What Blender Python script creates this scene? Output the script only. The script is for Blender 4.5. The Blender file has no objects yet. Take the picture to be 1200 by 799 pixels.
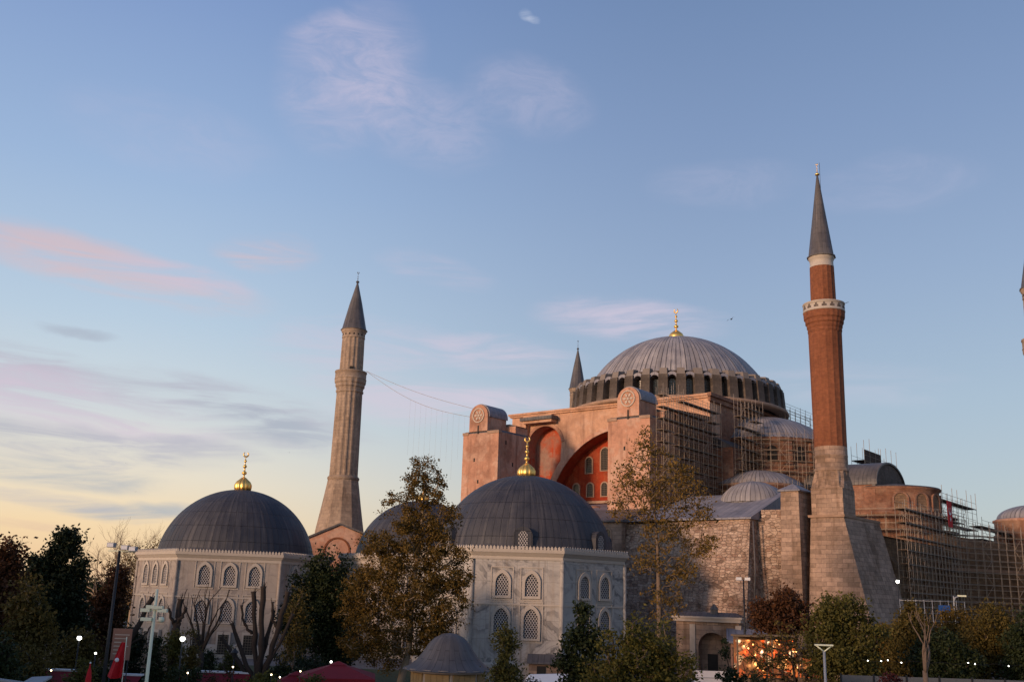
import bpy, math, random
import numpy as np
from mathutils import Vector, Matrix
from mathutils.geometry import tessellate_polygon

SC = bpy.context.scene
COL = SC.collection
R = math.radians
rng = random.Random(7)
nrng = np.random.default_rng(7)

def lin(r, g, b):
    f = lambda c: (c/255/12.92) if c/255 <= .04045 else ((c/255+.055)/1.055)**2.4
    return (f(r), f(g), f(b), 1.0)

# ------------------------------------------------------------------ camera
EYE = Vector((0, 0, 8.0)); FPX = 1164.0
_p, _r = R(14.4), R(1.84)
_rt = Vector((1, 0, 0)); _fw = Vector((0, math.cos(_p), math.sin(_p))); _up = Vector((0, -math.sin(_p), math.cos(_p)))
CX = math.cos(_r)*_rt + math.sin(_r)*_up
CY = -math.sin(_r)*_rt + math.cos(_r)*_up
cam = bpy.data.cameras.new('camera'); camo = bpy.data.objects.new('camera', cam); COL.objects.link(camo)
cam.sensor_width = 36; cam.lens = 36*FPX/1200; cam.clip_start = .5; cam.clip_end = 6000
m = Matrix.Identity(4)
for i in range(3):
    m[i][0] = CX[i]; m[i][1] = CY[i]; m[i][2] = -_fw[i]; m[i][3] = EYE[i]
camo.matrix_world = m
SC.camera = camo

def ray(px, py):
    return _fw + CX*((px-600)/FPX) - CY*((py-399.5)/FPX)
def at(px, py, D):                       # the point seen at that pixel, D metres ahead
    d = ray(px, py); return EYE + d*(D/d.y)
def gx(px, D, py=745):                   # ground point below it
    q = at(px, py, D); return Vector((q.x, D, 0))

# ------------------------------------------------------------------ light
SUN_DIR = Vector((-.74, -.67, 0)).normalized(); SUN_EL = R(8)
sd = Vector((SUN_DIR.x*math.cos(SUN_EL), SUN_DIR.y*math.cos(SUN_EL), math.sin(SUN_EL)))
sun = bpy.data.lights.new('sun', 'SUN'); sun.energy = 3.2; sun.angle = R(7); sun.color = (1, .66, .44)
suno = bpy.data.objects.new('sun', sun); COL.objects.link(suno)
suno.rotation_euler = sd.to_track_quat('Z', 'Y').to_euler()
vs = SC.view_settings
vs.view_transform = 'Standard'; vs.look = 'None'; vs.exposure = 0.0; vs.gamma = 1.0; vs.use_curve_mapping = False

world = bpy.data.worlds.new('World'); SC.world = world; world.use_nodes = True
NT = world.node_tree; NT.nodes.clear()

class NB:
    """short node-building helper"""
    def __init__(s, nt): s.nt = nt
    def n(s, t, **k):
        nd = s.nt.nodes.new(t)
        for a, v in k.items(): setattr(nd, a, v)
        return nd
    def set(s, sock, v):
        if hasattr(v, 'is_output') or isinstance(v, bpy.types.NodeSocket): s.nt.links.new(v, sock)
        else: sock.default_value = v
    def m(s, op, a, b=None, c=None, clamp=False):
        nd = s.n('ShaderNodeMath', operation=op, use_clamp=clamp)
        s.set(nd.inputs[0], a)
        if b is not None: s.set(nd.inputs[1], b)
        if c is not None: s.set(nd.inputs[2], c)
        return nd.outputs[0]
    def vm(s, op, a, b=None, out=0):
        nd = s.n('ShaderNodeVectorMath', operation=op); s.set(nd.inputs[0], a)
        if b is not None: s.set(nd.inputs[1], b)
        return nd.outputs[out]
    def mix(s, fac, a, b, bt='MIX'):
        nd = s.n('ShaderNodeMix', data_type='RGBA', blend_type=bt); nd.clamp_factor = True
        s.set(nd.inputs[0], fac); s.set(nd.inputs[6], a); s.set(nd.inputs[7], b); return nd.outputs[2]
    def ramp(s, fac, stops, interp='LINEAR'):
        nd = s.n('ShaderNodeValToRGB'); cr = nd.color_ramp; cr.interpolation = interp
        while len(cr.elements) < len(stops): cr.elements.new(.5)
        for e, (p, c) in zip(cr.elements, stops): e.position = p; e.color = c if len(c) == 4 else (*c, 1)
        s.set(nd.inputs[0], fac); return nd.outputs[0]
    def rng(s, v, a, b, c, d, smooth=True):
        nd = s.n('ShaderNodeMapRange', interpolation_type='SMOOTHSTEP' if smooth else 'LINEAR')
        for i, x in enumerate((v, a, b, c, d)): s.set(nd.inputs[i], x)
        return nd.outputs[0]
    def noise(s, vec, scale, detail=4, rough=.55, dist=0, out=0):
        nd = s.n('ShaderNodeTexNoise'); s.set(nd.inputs['Vector'], vec)
        nd.inputs['Scale'].default_value = scale; nd.inputs['Detail'].default_value = detail
        nd.inputs['Roughness'].default_value = rough; nd.inputs['Distortion'].default_value = dist
        return nd.outputs[out]
    def mapping(s, vec, scale=(1, 1, 1), rot=(0, 0, 0), loc=(0, 0, 0)):
        nd = s.n('ShaderNodeMapping'); s.set(nd.inputs[0], vec)
        nd.inputs['Scale'].default_value = scale; nd.inputs['Rotation'].default_value = rot; nd.inputs['Location'].default_value = loc
        return nd.outputs[0]

def build_sky():
    b = NB(NT)
    d = b.n('ShaderNodeTexCoord').outputs['Generated']
    sp = b.n('ShaderNodeSeparateXYZ'); b.set(sp.inputs[0], d)
    az = b.m('MULTIPLY', b.m('ARCTAN2', sp.outputs[0], sp.outputs[1]), 57.29578)
    el = b.m('MULTIPLY', b.m('ARCSINE', sp.outputs[2]), 57.29578)
    e01 = b.m('DIVIDE', el, 90)
    g = lambda deg: deg/90
    L = lambda r, g_, b_, k=1.0: tuple(x*k for x in lin(r, g_, b_)[:3])+(1,)
    zen = [(g(48), lin(78, 104, 156)), (g(65), lin(50, 72, 118)), (1, lin(40, 58, 98))]
    cool = b.ramp(e01, [(0, L(166, 170, 184, .80)), (g(5), L(166, 175, 193, .80)), (g(11), L(160, 176, 200, .80)), (g(18), L(146, 165, 200, .79)),
                        (g(26), L(130, 152, 195, .77)), (g(34), L(113, 138, 184, .77))]+zen)
    warm = b.ramp(e01, [(0, lin(226, 186, 150)), (g(3), lin(233, 200, 162)), (g(5.5), lin(226, 208, 187)), (g(9), lin(202, 206, 208)), (g(14), lin(178, 195, 213)),
                        (g(22), lin(150, 174, 209)), (g(33), lin(118, 143, 192))]+zen)
    wf = b.rng(az, 14, -24, 0, 1)
    behind = b.rng(b.m('ABSOLUTE', b.m('ADD', az, 75)), 150, 70, 0, 1)       # glow is centred on the western side
    wf = b.m('MULTIPLY', wf, b.m('MAXIMUM', behind, b.rng(az, -120, -60, 0, 1)))
    col = b.mix(wf, cool, warm)
    # cloud noise in (azimuth, elevation)
    cv = b.n('ShaderNodeCombineXYZ'); b.set(cv.inputs[0], az); b.set(cv.inputs[1], el)
    n1 = b.noise(b.mapping(cv.outputs[0], (.11, .75, 1), (0, 0, R(-7))), 1.0, 8, .62, .8)
    n2 = b.noise(b.mapping(cv.outputs[0], (.22, .55, 1), (0, 0, R(40))), 1.0, 8, .66, 1.6)
    wob = b.m('MULTIPLY', b.m('SUBTRACT', b.noise(b.mapping(cv.outputs[0], (.16, .3, 1), loc=(9, 4, 0)), 1.0, 4), .5), 1.5)
    PINK = lin(203, 184, 200); PALE = lin(196, 186, 208); MAUVE = lin(170, 164, 180); GREY = lin(158, 160, 176); HOT = lin(214, 178, 178)
    clouds = [  # x, y, half width, half height (photo pixels), tilt, strength, colour, noise
        (400, 95, 70, 75, 50, .55, PALE, 2), (375, 45, 26, 52, 70, .40, PALE, 2), (440, 60, 60, 60, 40, .30, PALE, 2), (480, 135, 110, 48, 15, .40, PALE, 2), (620, 112, 80, 40, 10, .36, PALE, 2), (617, 15, 10, 5, 15, .55, lin(200, 205, 222), 1), (625, 20, 9, 4, 15, .5, lin(200, 205, 222), 1),
        (110, 310, 180, 26, 7, .75, HOT, 1), (215, 324, 80, 15, 5, .65, PINK, 1), (312, 294, 58, 20, -4, .6, HOT, 1), (740, 374, 110, 24, 4, .8, PINK, 1), (580, 414, 100, 20, 2, .75, PINK, 1),
        (850, 215, 90, 26, 0, .2, PALE, 2), (1050, 215, 90, 28, 0, .2, PALE, 2), (510, 316, 70, 18, 10, .35, PINK, 1), (200, 160, 120, 40, 5, .2, PALE, 2), (1000, 450, 120, 24, 3, .2, PINK, 1),
        (30, 440, 150, 30, 8, .95, MAUVE, 1), (90, 475, 170, 34, 8, .95, PINK, 1), (280, 482, 150, 30, 9, 1.0, MAUVE, 1), (320, 495, 90, 14, 8, .9, GREY, 1), (90, 522, 140, 20, 4, 1.0, MAUVE, 1), (60, 552, 120, 14, 4, .85, GREY, 1), (240, 525, 70, 12, 4, .8, MAUVE, 1),
        (150, 597, 90, 11, 0, .95, GREY, 1), (30, 580, 100, 10, 3, .8, MAUVE, 1), (20, 615, 60, 6, 3, .7, lin(214, 178, 158), 1), (500, 470, 150, 30, 4, .7, PINK, 1), (620, 468, 90, 20, 4, .6, PINK, 1), (90, 389, 40, 6, 4, .6, GREY, 1), (430, 408, 130, 30, 0, .45, PINK, 1)]
    dpp = 57.29578/FPX
    for (x, y, hw, hh, tilt, st, c, nz) in clouds:
        q = ray(x, y); a0 = math.degrees(math.atan2(q.x, q.y)); e0 = math.degrees(math.asin(q.z/q.length))
        w, h = hw*dpp*1.25, hh*dpp*1.3
        da = b.m('SUBTRACT', az, a0); de = b.m('ADD', b.m('SUBTRACT', el, e0), wob)
        t = R(tilt); ct, stt = math.cos(t), math.sin(t)
        u = b.m('ADD', b.m('MULTIPLY', da, ct/w), b.m('MULTIPLY', de, -stt/w))
        v = b.m('ADD', b.m('MULTIPLY', da, stt/h), b.m('MULTIPLY', de, ct/h))
        r2 = b.m('ADD', b.m('MULTIPLY', u, u), b.m('MULTIPLY', v, v))
        f = b.rng(r2, 1.0, 0.0, 0, 1)
        nn = b.rng(n1 if nz == 1 else n2, .36, .66, .12, 1) if nz == 1 else b.rng(n2, .28, .74, .22, 1)
        col = b.mix(b.m('MULTIPLY', b.m('MULTIPLY', f, nn), st), col, c)
    bg = b.n('ShaderNodeBackground'); b.set(bg.inputs[0], col); bg.inputs[1].default_value = .93
    sky = b.n('ShaderNodeTexSky', sky_type='NISHITA', sun_disc=False)
    sky.sun_elevation = SUN_EL; sky.sun_rotation = math.atan2(SUN_DIR.x, SUN_DIR.y); sky.air_density = 1.0; sky.dust_density = 1.0
    bg2 = b.n('ShaderNodeBackground'); b.set(bg2.inputs[0], sky.outputs[0]); bg2.inputs[1].default_value = .05
    ad = b.n('ShaderNodeAddShader'); b.set(ad.inputs[0], bg.outputs[0]); b.set(ad.inputs[1], bg2.outputs[0])
    out = b.n('ShaderNodeOutputWorld'); b.set(out.inputs[0], ad.outputs[0])
build_sky()

# ------------------------------------------------------------------ materials
def newmat(name):
    mt = bpy.data.materials.new(name); mt.use_nodes = True; nt = mt.node_tree; nt.nodes.clear()
    b = NB(nt); out = b.n('ShaderNodeOutputMaterial'); pr = b.n('ShaderNodeBsdfPrincipled')
    nt.links.new(pr.outputs[0], out.inputs[0]); return mt, b, pr, out
def bump(b, pr, h, strength=.4, dist=.05):
    nd = b.n('ShaderNodeBump'); nd.inputs['Strength'].default_value = strength; nd.inputs['Distance'].default_value = dist
    b.set(nd.inputs['Height'], h); b.set(pr.inputs['Normal'], nd.outputs[0])
def c4(c): return (*c, 1) if len(c) == 3 else c
def plain(name, c, rough=.7, metal=0, var=.15, scale=3, spec=.4):
    mt, b, pr, _ = newmat(name)
    p = b.n('ShaderNodeTexCoord').outputs['Object']
    n = b.noise(p, scale, 5)
    b.set(pr.inputs['Base Color'], b.mix(n, c4([x*(1-var) for x in c[:3]]), c4([min(1, x*(1+var)) for x in c[:3]])))
    pr.inputs['Roughness'].default_value = rough; pr.inputs['Metallic'].default_value = metal; pr.inputs['Specular IOR Level'].default_value = spec
    return mt
def masonry(name, c1, c2, mort, bw=.9, bh=.42, stain=.5, dark=(.5, .45, .4), light=None, bstr=.5, ms=.02, patch=None):
    mt, b, pr, _ = newmat(name)
    tc = b.n('ShaderNodeTexCoord'); uv = tc.outputs['UV']; ob = tc.outputs['Object']
    wob = b.vm('SCALE', b.noise(ob, .7, 3, out=1)); wob.node.inputs['Scale'].default_value = .12
    br = b.n('ShaderNodeTexBrick'); br.offset = .5; b.set(br.inputs['Vector'], b.vm('ADD', uv, wob))
    br.inputs['Color1'].default_value = c4(c1); br.inputs['Color2'].default_value = c4(c2); br.inputs['Mortar'].default_value = c4(mort)
    br.inputs['Scale'].default_value = 1; br.inputs['Brick Width'].default_value = bw; br.inputs['Row Height'].default_value = bh
    br.inputs['Mortar Size'].default_value = ms; br.inputs['Mortar Smooth'].default_value = .4; br.inputs['Bias'].default_value = 0
    col = br.outputs['Color']
    n1 = b.noise(ob, .22, 6, .6); n2 = b.noise(b.mapping(ob, (1.1, 1.1, .12)), 1, 5, .6); n3 = b.noise(ob, 2.2, 6, .65)
    if patch:
        col = b.mix(b.rng(b.noise(b.mapping(ob, (1, 1, 1.6), loc=(5, 2, 1)), .45, 5, .6), .48, .62, 0, .8), col, c4(patch))
    f1 = b.m('MULTIPLY', b.rng(n1, .42, .7, 0, 1), stain)
    col = b.mix(f1, col, b.mix(1.0, col, c4(dark), 'MULTIPLY'))
    f2 = b.m('MULTIPLY', b.rng(n2, .48, .75, 0, 1), stain)
    col = b.mix(f2, col, b.mix(1.0, col, c4(dark), 'MULTIPLY'))
    col = b.mix(1.0, col, b.ramp(n3, [(.25, (.72, .72, .72)), (.75, (1.22, 1.2, 1.18))]), 'MULTIPLY')
    b.set(pr.inputs['Base Color'], col); pr.inputs['Roughness'].default_value = .9; pr.inputs['Specular IOR Level'].default_value = .25
    h = b.m('ADD', b.m('MULTIPLY', br.outputs['Fac'], -.6), b.m('MULTIPLY', n3, 1.0))
    bump(b, pr, h, bstr, .08)
    return mt
def plaster(name, c, dark, pale, amount=.6):
    mt, b, pr, _ = newmat(name)
    ob = b.n('ShaderNodeTexCoord').outputs['Object']
    n1 = b.noise(ob, .16, 7, .62); n2 = b.noise(b.mapping(ob, (1.0, 1.0, .10)), 1, 6, .6); n3 = b.noise(ob, 1.6, 7, .7); n4 = b.noise(b.mapping(ob, loc=(7, 3, 2)), .35, 6, .6)
    col = b.mix(b.rng(n4, .50, .56, 0, .6), c4(c), c4(pale))
    col = b.mix(b.m('MULTIPLY', b.rng(n1, .46, .68, 0, 1), amount), col, c4(dark))
    col = b.mix(b.m('MULTIPLY', b.rng(n2, .5, .74, 0, 1), amount), col, c4(dark))
    col = b.mix(1.0, col, b.ramp(n3, [(.3, (.8, .8, .8)), (.7, (1.14, 1.14, 1.14))]), 'MULTIPLY')
    b.set(pr.inputs['Base Color'], col); pr.inputs['Roughness'].default_value = .92; pr.inputs['Specular IOR Level'].default_value = .2
    bump(b, pr, n3, .35, .06)
    return mt
def lead(name, c1, c2, seam, streak, bw=2.2, bh=.62, rough=.5, bstr=.5, ms=.03, off=.37):
    mt, b, pr, _ = newmat(name)
    tc = b.n('ShaderNodeTexCoord'); uv = tc.outputs['UV']; ob = tc.outputs['Object']
    sp = b.n('ShaderNodeSeparateXYZ'); b.set(sp.inputs[0], uv)
    cv = b.n('ShaderNodeCombineXYZ'); b.set(cv.inputs[0], sp.outputs[1]); b.set(cv.inputs[1], sp.outputs[0])
    br = b.n('ShaderNodeTexBrick'); b.set(br.inputs['Vector'], cv.outputs[0]); br.offset = off
    br.inputs['Color1'].default_value = c4(c1); br.inputs['Color2'].default_value = c4(c2); br.inputs['Mortar'].default_value = c4(seam)
    br.inputs['Scale'].default_value = 1; br.inputs['Brick Width'].default_value = bw; br.inputs['Row Height'].default_value = bh
    br.inputs['Mortar Size'].default_value = ms; br.inputs['Mortar Smooth'].default_value = .5
    n2 = b.noise(b.mapping(uv, (2.2, .14, 1)), 1, 6, .65); n3 = b.noise(ob, .5, 6, .6)
    col = b.mix(b.rng(n2, .48, .72, 0, .75), br.outputs['Color'], c4(streak))
    col = b.mix(1.0, col, b.ramp(n3, [(.3, (.75, .75, .77)), (.7, (1.2, 1.18, 1.15))]), 'MULTIPLY')
    b.set(pr.inputs['Base Color'], col); b.set(pr.inputs['Roughness'], b.rng(n3, .3, .7, rough-.08, rough+.14))
    pr.inputs['Metallic'].default_value = .0; pr.inputs['Specular IOR Level'].default_value = .3
    bump(b, pr, b.m('ADD', b.m('MULTIPLY', br.outputs['Fac'], 1.0), b.m('MULTIPLY', n3, .5)), bstr, .06)
    return mt
def marble(name, base, vein, warm):
    mt, b, pr, _ = newmat(name)
    tc = b.n('ShaderNodeTexCoord'); uv = tc.outputs['UV']; ob = tc.outputs['Object']
    br = b.n('ShaderNodeTexBrick'); br.offset = .0; b.set(br.inputs['Vector'], uv)
    br.inputs['Color1'].default_value = (0, 0, 0, 1); br.inputs['Color2'].default_value = (1, 1, 1, 1); br.inputs['Mortar'].default_value = (.4, .4, .4, 1)
    br.inputs['Scale'].default_value = 1; br.inputs['Brick Width'].default_value = 1.55; br.inputs['Row Height'].default_value = 1.9; br.inputs['Mortar Size'].default_value = .012
    sp = b.n('ShaderNodeSeparateXYZ'); b.set(sp.inputs[0], br.outputs['Color'])
    # each slab has its own vein direction: bookmatched by the sign of the slab's random value
    us = b.n('ShaderNodeSeparateXYZ'); b.set(us.inputs[0], uv)
    dirn = b.m('SUBTRACT', b.m('MULTIPLY', sp.outputs[0], 2.4), 1.2)
    ph = b.m('ADD', us.outputs[1], b.m('MULTIPLY', us.outputs[0], dirn))
    nz = b.noise(ob, .9, 6, .6)
    w = b.m('SINE', b.m('ADD', b.m('MULTIPLY', ph, 3.4), b.m('MULTIPLY', nz, 9.0)))
    w2 = b.m('SINE', b.m('ADD', b.m('MULTIPLY', ph, 13.0), b.m('MULTIPLY', nz, 15.0)))
    veins = b.m('ADD', b.m('MULTIPLY', b.rng(w, .1, 1, 0, 1), .7), b.m('MULTIPLY', b.rng(w2, .3, 1, 0, 1), .3))
    area = b.rng(b.noise(b.mapping(ob, loc=(3, 8, 1)), .28, 4), .36, .6, .12, 1)
    col = b.mix(b.m('MULTIPLY', veins, area), c4(base), c4(vein))
    col = b.mix(b.rng(b.noise(b.mapping(ob, (1, 1, .12), loc=(1, 1, 4)), .9, 5, .6), .5, .72, 0, .65), col, c4(warm))
    st = b.noise(b.mapping(ob, (2.6, 2.6, .09), loc=(2, 7, 0)), 1, 6, .65)
    col = b.mix(b.rng(st, .52, .70, 0, .6), col, b.mix(1.0, col, (.48, .43, .39, 1), 'MULTIPLY'))
    col = b.mix(b.m('MULTIPLY', sp.outputs[0], .22), col, c4([x*.55 for x in base]))
    col = b.mix(b.m('MULTIPLY', br.outputs['Fac'], .6), col, (.14, .13, .12, 1))
    b.set(pr.inputs['Base Color'], col); pr.inputs['Roughness'].default_value = .6; pr.inputs['Specular IOR Level'].default_value = .3
    bump(b, pr, b.noise(ob, 5, 4), .12, .03)
    return mt
def lattice(name, bar, hole, cell=.24, rad=.34):
    mt, b, pr, _ = newmat(name)
    uv = b.n('ShaderNodeTexCoord').outputs['UV']
    q = b.mapping(uv, (1/cell, 1/(cell*1.5), 1))
    sp = b.n('ShaderNodeSeparateXYZ'); b.set(sp.inputs[0], q)
    def dots(o):
        x = b.m('SUBTRACT', b.m('FRACT', b.m('ADD', sp.outputs[0], o)), .5); y = b.m('MULTIPLY', b.m('SUBTRACT', b.m('FRACT', b.m('ADD', sp.outputs[1], o)), .5), 1.5)
        return b.m('SQRT', b.m('ADD', b.m('MULTIPLY', x, x), b.m('MULTIPLY', y, y)))
    dd = b.m('MINIMUM', dots(0), dots(.5))
    f = b.rng(dd, rad-.05, rad+.05, 1, 0)
    b.set(pr.inputs['Base Color'], b.mix(f, c4(bar), c4(hole))); pr.inputs['Roughness'].default_value = .7
    bump(b, pr, b.m('MULTIPLY', f, -1), .6, .08)
    return mt
def glassy(name, c, bars=None, cell=.35):
    mt, b, pr, _ = newmat(name)
    uv = b.n('ShaderNodeTexCoord').outputs['UV']
    if bars:
        sp = b.n('ShaderNodeSeparateXYZ'); b.set(sp.inputs[0], uv)
        fx = b.m('FRACT', b.m('DIVIDE', sp.outputs[0], cell)); fy = b.m('FRACT', b.m('DIVIDE', sp.outputs[1], cell))
        f = b.m('MAXIMUM', b.m('LESS_THAN', fx, .2), b.m('LESS_THAN', fy, .2))
        b.set(pr.inputs['Base Color'], b.mix(f, c4(c), c4(bars))); b.set(pr.inputs['Roughness'], b.m('ADD', b.m('MULTIPLY', f, .5), .2))
    else:
        pr.inputs['Base Color'].default_value = c4(c); pr.inputs['Roughness'].default_value = .2
    return mt
def foliage(name, cols, trans=.25):
    mt, b, pr, out = newmat(name)
    g = b.n('ShaderNodeNewGeometry')
    n = b.noise(g.outputs['Position'], .45, 3)
    v = b.m('ADD', b.m('MULTIPLY', g.outputs['Random Per Island'], .7), b.m('MULTIPLY', b.m('SUBTRACT', n, .35), 1.0), clamp=True)
    k = len(cols)
    col = b.ramp(v, [(i/(k-1), c4(c)) for i, c in enumerate(cols)])
    b.set(pr.inputs['Base Color'], col); pr.inputs['Roughness'].default_value = .65; pr.inputs['Specular IOR Level'].default_value = .2
    tr = b.n('ShaderNodeBsdfTranslucent'); b.set(tr.inputs[0], col)
    mx = b.n('ShaderNodeMixShader'); mx.inputs[0].default_value = trans
    b.set(mx.inputs[1], pr.outputs[0]); b.set(mx.inputs[2], tr.outputs[0]); b.nt.links.new(mx.outputs[0], out.inputs[0])
    return mt
def emit(name, c, s):
    mt, b, pr, out = newmat(name)
    pr.inputs['Base Color'].default_value = c4(c); pr.inputs['Emission Color'].default_value = c4(c); pr.inputs['Emission Strength'].default_value = s
    return mt

M = {}
M['plaster'] = plaster('pink_plaster', (.49, .26, .175), (.27, .14, .095), (.54, .36, .27), .95)
M['arch_plaster'] = plaster('stained_pale_plaster', (.52, .30, .195), (.27, .15, .10), (.56, .36, .26), .7)
M['red'] = plaster('deep_red_plaster', (.33, .050, .018), (.16, .020, .010), (.36, .095, .04), .7)
M['niche'] = plaster('peeling_niche_plaster', (.40, .07, .028), (.30, .19, .145), (.36, .20, .14), 1.0)
M['ashlar'] = masonry('pale_ashlar_blocks', (.43, .30, .225), (.27, .19, .142), (.20, .14, .105), 1.25, .52, .75, bstr=.6)
def rubble(name, cols, mort, sx=1.5, sy=3.0):
    mt, b, pr, _ = newmat(name)
    tc = b.n('ShaderNodeTexCoord'); uv = tc.outputs['UV']; ob = tc.outputs['Object']
    wob = b.vm('SCALE', b.noise(ob, 1.1, 4, out=1)); wob.node.inputs['Scale'].default_value = .35
    q = b.mapping(b.vm('ADD', uv, wob), (sx, sy, 1))
    v = b.n('ShaderNodeTexVoronoi', voronoi_dimensions='2D'); b.set(v.inputs['Vector'], q); v.inputs['Scale'].default_value = 1; v.inputs['Randomness'].default_value = .75
    v2 = b.n('ShaderNodeTexVoronoi', voronoi_dimensions='2D', feature='DISTANCE_TO_EDGE'); b.set(v2.inputs['Vector'], q); v2.inputs['Scale'].default_value = 1; v2.inputs['Randomness'].default_value = .75
    sp = b.n('ShaderNodeSeparateXYZ'); b.set(sp.inputs[0], v.outputs['Color'])
    col = b.ramp(sp.outputs[0], [(i/(len(cols)-1), c4(c)) for i, c in enumerate(cols)])
    edge = b.rng(v2.outputs['Distance'], .02, .10, 1, 0)
    col = b.mix(b.m('MULTIPLY', edge, .8), col, c4(mort))
    n1 = b.noise(ob, .30, 7, .65); n2 = b.noise(b.mapping(ob, (1.2, 1.2, .1)), 1, 6, .6); n3 = b.noise(ob, 3.0, 6, .7); n4 = b.noise(b.mapping(ob, (1, 1, 2.2), loc=(4, 1, 8)), .4, 6, .65)
    col = b.mix(b.rng(n4, .50, .60, 0, .75), col, (.50, .37, .29, 1))                 # plaster and mortar smears
    col = b.mix(b.rng(n1, .52, .66, 0, .6), col, b.mix(1.0, col, (.42, .36, .31, 1), 'MULTIPLY'))
    col = b.mix(b.rng(n2, .52, .70, 0, .6), col, b.mix(1.0, col, (.45, .38, .33, 1), 'MULTIPLY'))
    col = b.mix(1.0, col, b.ramp(n3, [(.25, (.62, .62, .62)), (.75, (1.3, 1.28, 1.25))]), 'MULTIPLY')
    b.set(pr.inputs['Base Color'], col); pr.inputs['Roughness'].default_value = .95; pr.inputs['Specular IOR Level'].default_value = .15
    bump(b, pr, b.m('ADD', b.m('MULTIPLY', edge, -.8), b.m('MULTIPLY', n3, 1.2)), 1.0, .10)
    return mt
M['rubble'] = rubble('rough_patched_rubble_wall', [(.20, .135, .10), (.36, .25, .185), (.47, .34, .26), (.30, .19, .14), (.54, .41, .32)], (.24, .17, .13))
M['brickband'] = masonry('weathered_banded_brick', (.33, .165, .105), (.25, .125, .085), (.30, .19, .14), .7, .30, .65, dark=(.5, .42, .4), bstr=.7, patch=(.36, .22, .155))
M['brownwall'] = masonry('brown_masonry', (.30, .195, .12), (.20, .13, .085), (.17, .115, .08), .8, .36, .6, bstr=.8)  # brown blocks with darker mortar and stains
M['redbrick'] = masonry('red_minaret_brick', (.25, .090, .042), (.195, .068, .034), (.22, .10, .06), .38, .14, .4, bstr=.3, ms=.012)
M['minstone'] = masonry('grey_buff_minaret_stone', (.40, .30, .225), (.31, .235, .18), (.26, .20, .155), 1.0, .55, .55, bstr=.35)
M['drumstone'] = masonry('grey_drum_stone', (.14, .115, .10), (.095, .08, .072), (.085, .072, .065), .9, .5, .6, bstr=.4)
M['graystone'] = plain('pale_cut_stone', (.46, .38, .31), .85, var=.25, scale=1.5)
M['corn'] = plain('weathered_cornice_stone', (.33, .215, .15), .88, var=.4, scale=.9)
M['capstone'] = plain('grey_cap_stone', (.20, .17, .15), .85, var=.3, scale=1.5)
M['lead_hs'] = lead('weathered_grey_lead', (.31, .295, .305), (.22, .21, .22), (.08, .075, .08), (.46, .43, .42), 60, .9006, ms=.11)
M['lead_small'] = lead('fine_seamed_lead', (.28, .265, .275), (.21, .20, .21), (.09, .085, .09), (.38, .35, .34), 60, .66, ms=.07)
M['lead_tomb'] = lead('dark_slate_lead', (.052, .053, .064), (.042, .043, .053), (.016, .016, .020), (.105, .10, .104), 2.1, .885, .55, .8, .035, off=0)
M['lead_roof'] = lead('blue_grey_lead_sheet', (.24, .235, .27), (.19, .19, .22), (.10, .10, .11), (.32, .29, .30), 3.0, .8)
M['lead_dark'] = lead('dull_dark_lead', (.115, .108, .11), (.085, .08, .083), (.045, .042, .042), (.16, .14, .135), 2.0, .6)
M['marble'] = marble('veined_grey_marble', (.43, .40, .37), (.11, .108, .115), (.33, .265, .205))
M['marble2'] = marble('warm_marble', (.36, .31, .27), (.20, .175, .165), (.29, .20, .145))
M['white_marble'] = plain('white_marble_trim', (.43, .375, .32), .6, var=.12, scale=2)
M['lattice'] = lattice('white_plaster_lattice', (.52, .48, .46), (.018, .016, .018), .28, .38)
M['gold'] = plain('gilded_copper', (1.0, .60, .17), .36, .85, .06)
M['darkwin'] = glassy('dark_barred_glass', (.022, .02, .018), (.085, .068, .05), .30)
M['drumwin'] = glassy('dusty_drum_glass', (.045, .045, .04), (.10, .09, .08), .45)
M['wood'] = plain('old_boards', (.33, .22, .10), .8, var=.3, scale=2)
M['dark'] = plain('dark_opening', (.02, .017, .015), .8, var=.1)
M['steel'] = plain('galvanised_tube', (.36, .285, .215), .6, .1, .25)
M['net'] = plain('brown_debris_net', (.07, .045, .032), .95, var=.5, scale=1.2)
M['plank'] = plain('scaffold_planks', (.17, .12, .08), .85, var=.3)
M['blackmetal'] = plain('black_painted_metal', (.02, .02, .022), .5, .2, .1)
M['whitemetal'] = plain('pale_painted_metal', (.72, .74, .55), .5, 0, .1)
M['greymetal'] = plain('grey_painted_metal', (.30, .31, .33), .5, .1, .1)
M['redcloth'] = plain('red_canvas', (.20, .006, .012), .8, var=.2)
M['flagred'] = plain('flag_red_cloth', (.50, .006, .012), .75, var=.15)
M['white'] = plain('white_cloth', (.78, .75, .73), .8, var=.06)
M['offwhite'] = plain('white_hoarding_sheet', (.62, .60, .62), .7, var=.08)
M['hoard'] = plain('dark_grey_hoarding', (.10, .105, .115), .6, var=.2)
M['signbrown'] = plain('brown_board', (.24, .12, .085), .6, var=.15)
M['paving'] = masonry('stone_paving', (.25, .22, .20), (.20, .18, .165), (.13, .12, .11), 1.2, .6, .4)
M['grass'] = plain('lawn_grass', (.05, .06, .02), .95, var=.5, scale=.7)
M['bark'] = plain('dark_bark', (.038, .027, .021), .95, var=.4, scale=3)
M['barkpale'] = plain('pale_plane_bark', (.26, .19, .125), .9, var=.4, scale=1.5)
M['barkmid'] = plain('brown_grey_bark', (.15, .105, .075), .9, var=.4, scale=2)
M['f_dark'] = foliage('dark_evergreen_leaves', [(.012, .018, .007), (.022, .032, .010), (.040, .048, .016)], .15)
M['f_black'] = foliage('nearly_black_cypress_leaves', [(.010, .016, .008), (.016, .024, .010), (.028, .036, .014)], .12)
M['f_green'] = foliage('mid_green_leaves', [(.050, .050, .013), (.095, .088, .021), (.15, .125, .032)], .3)
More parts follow.
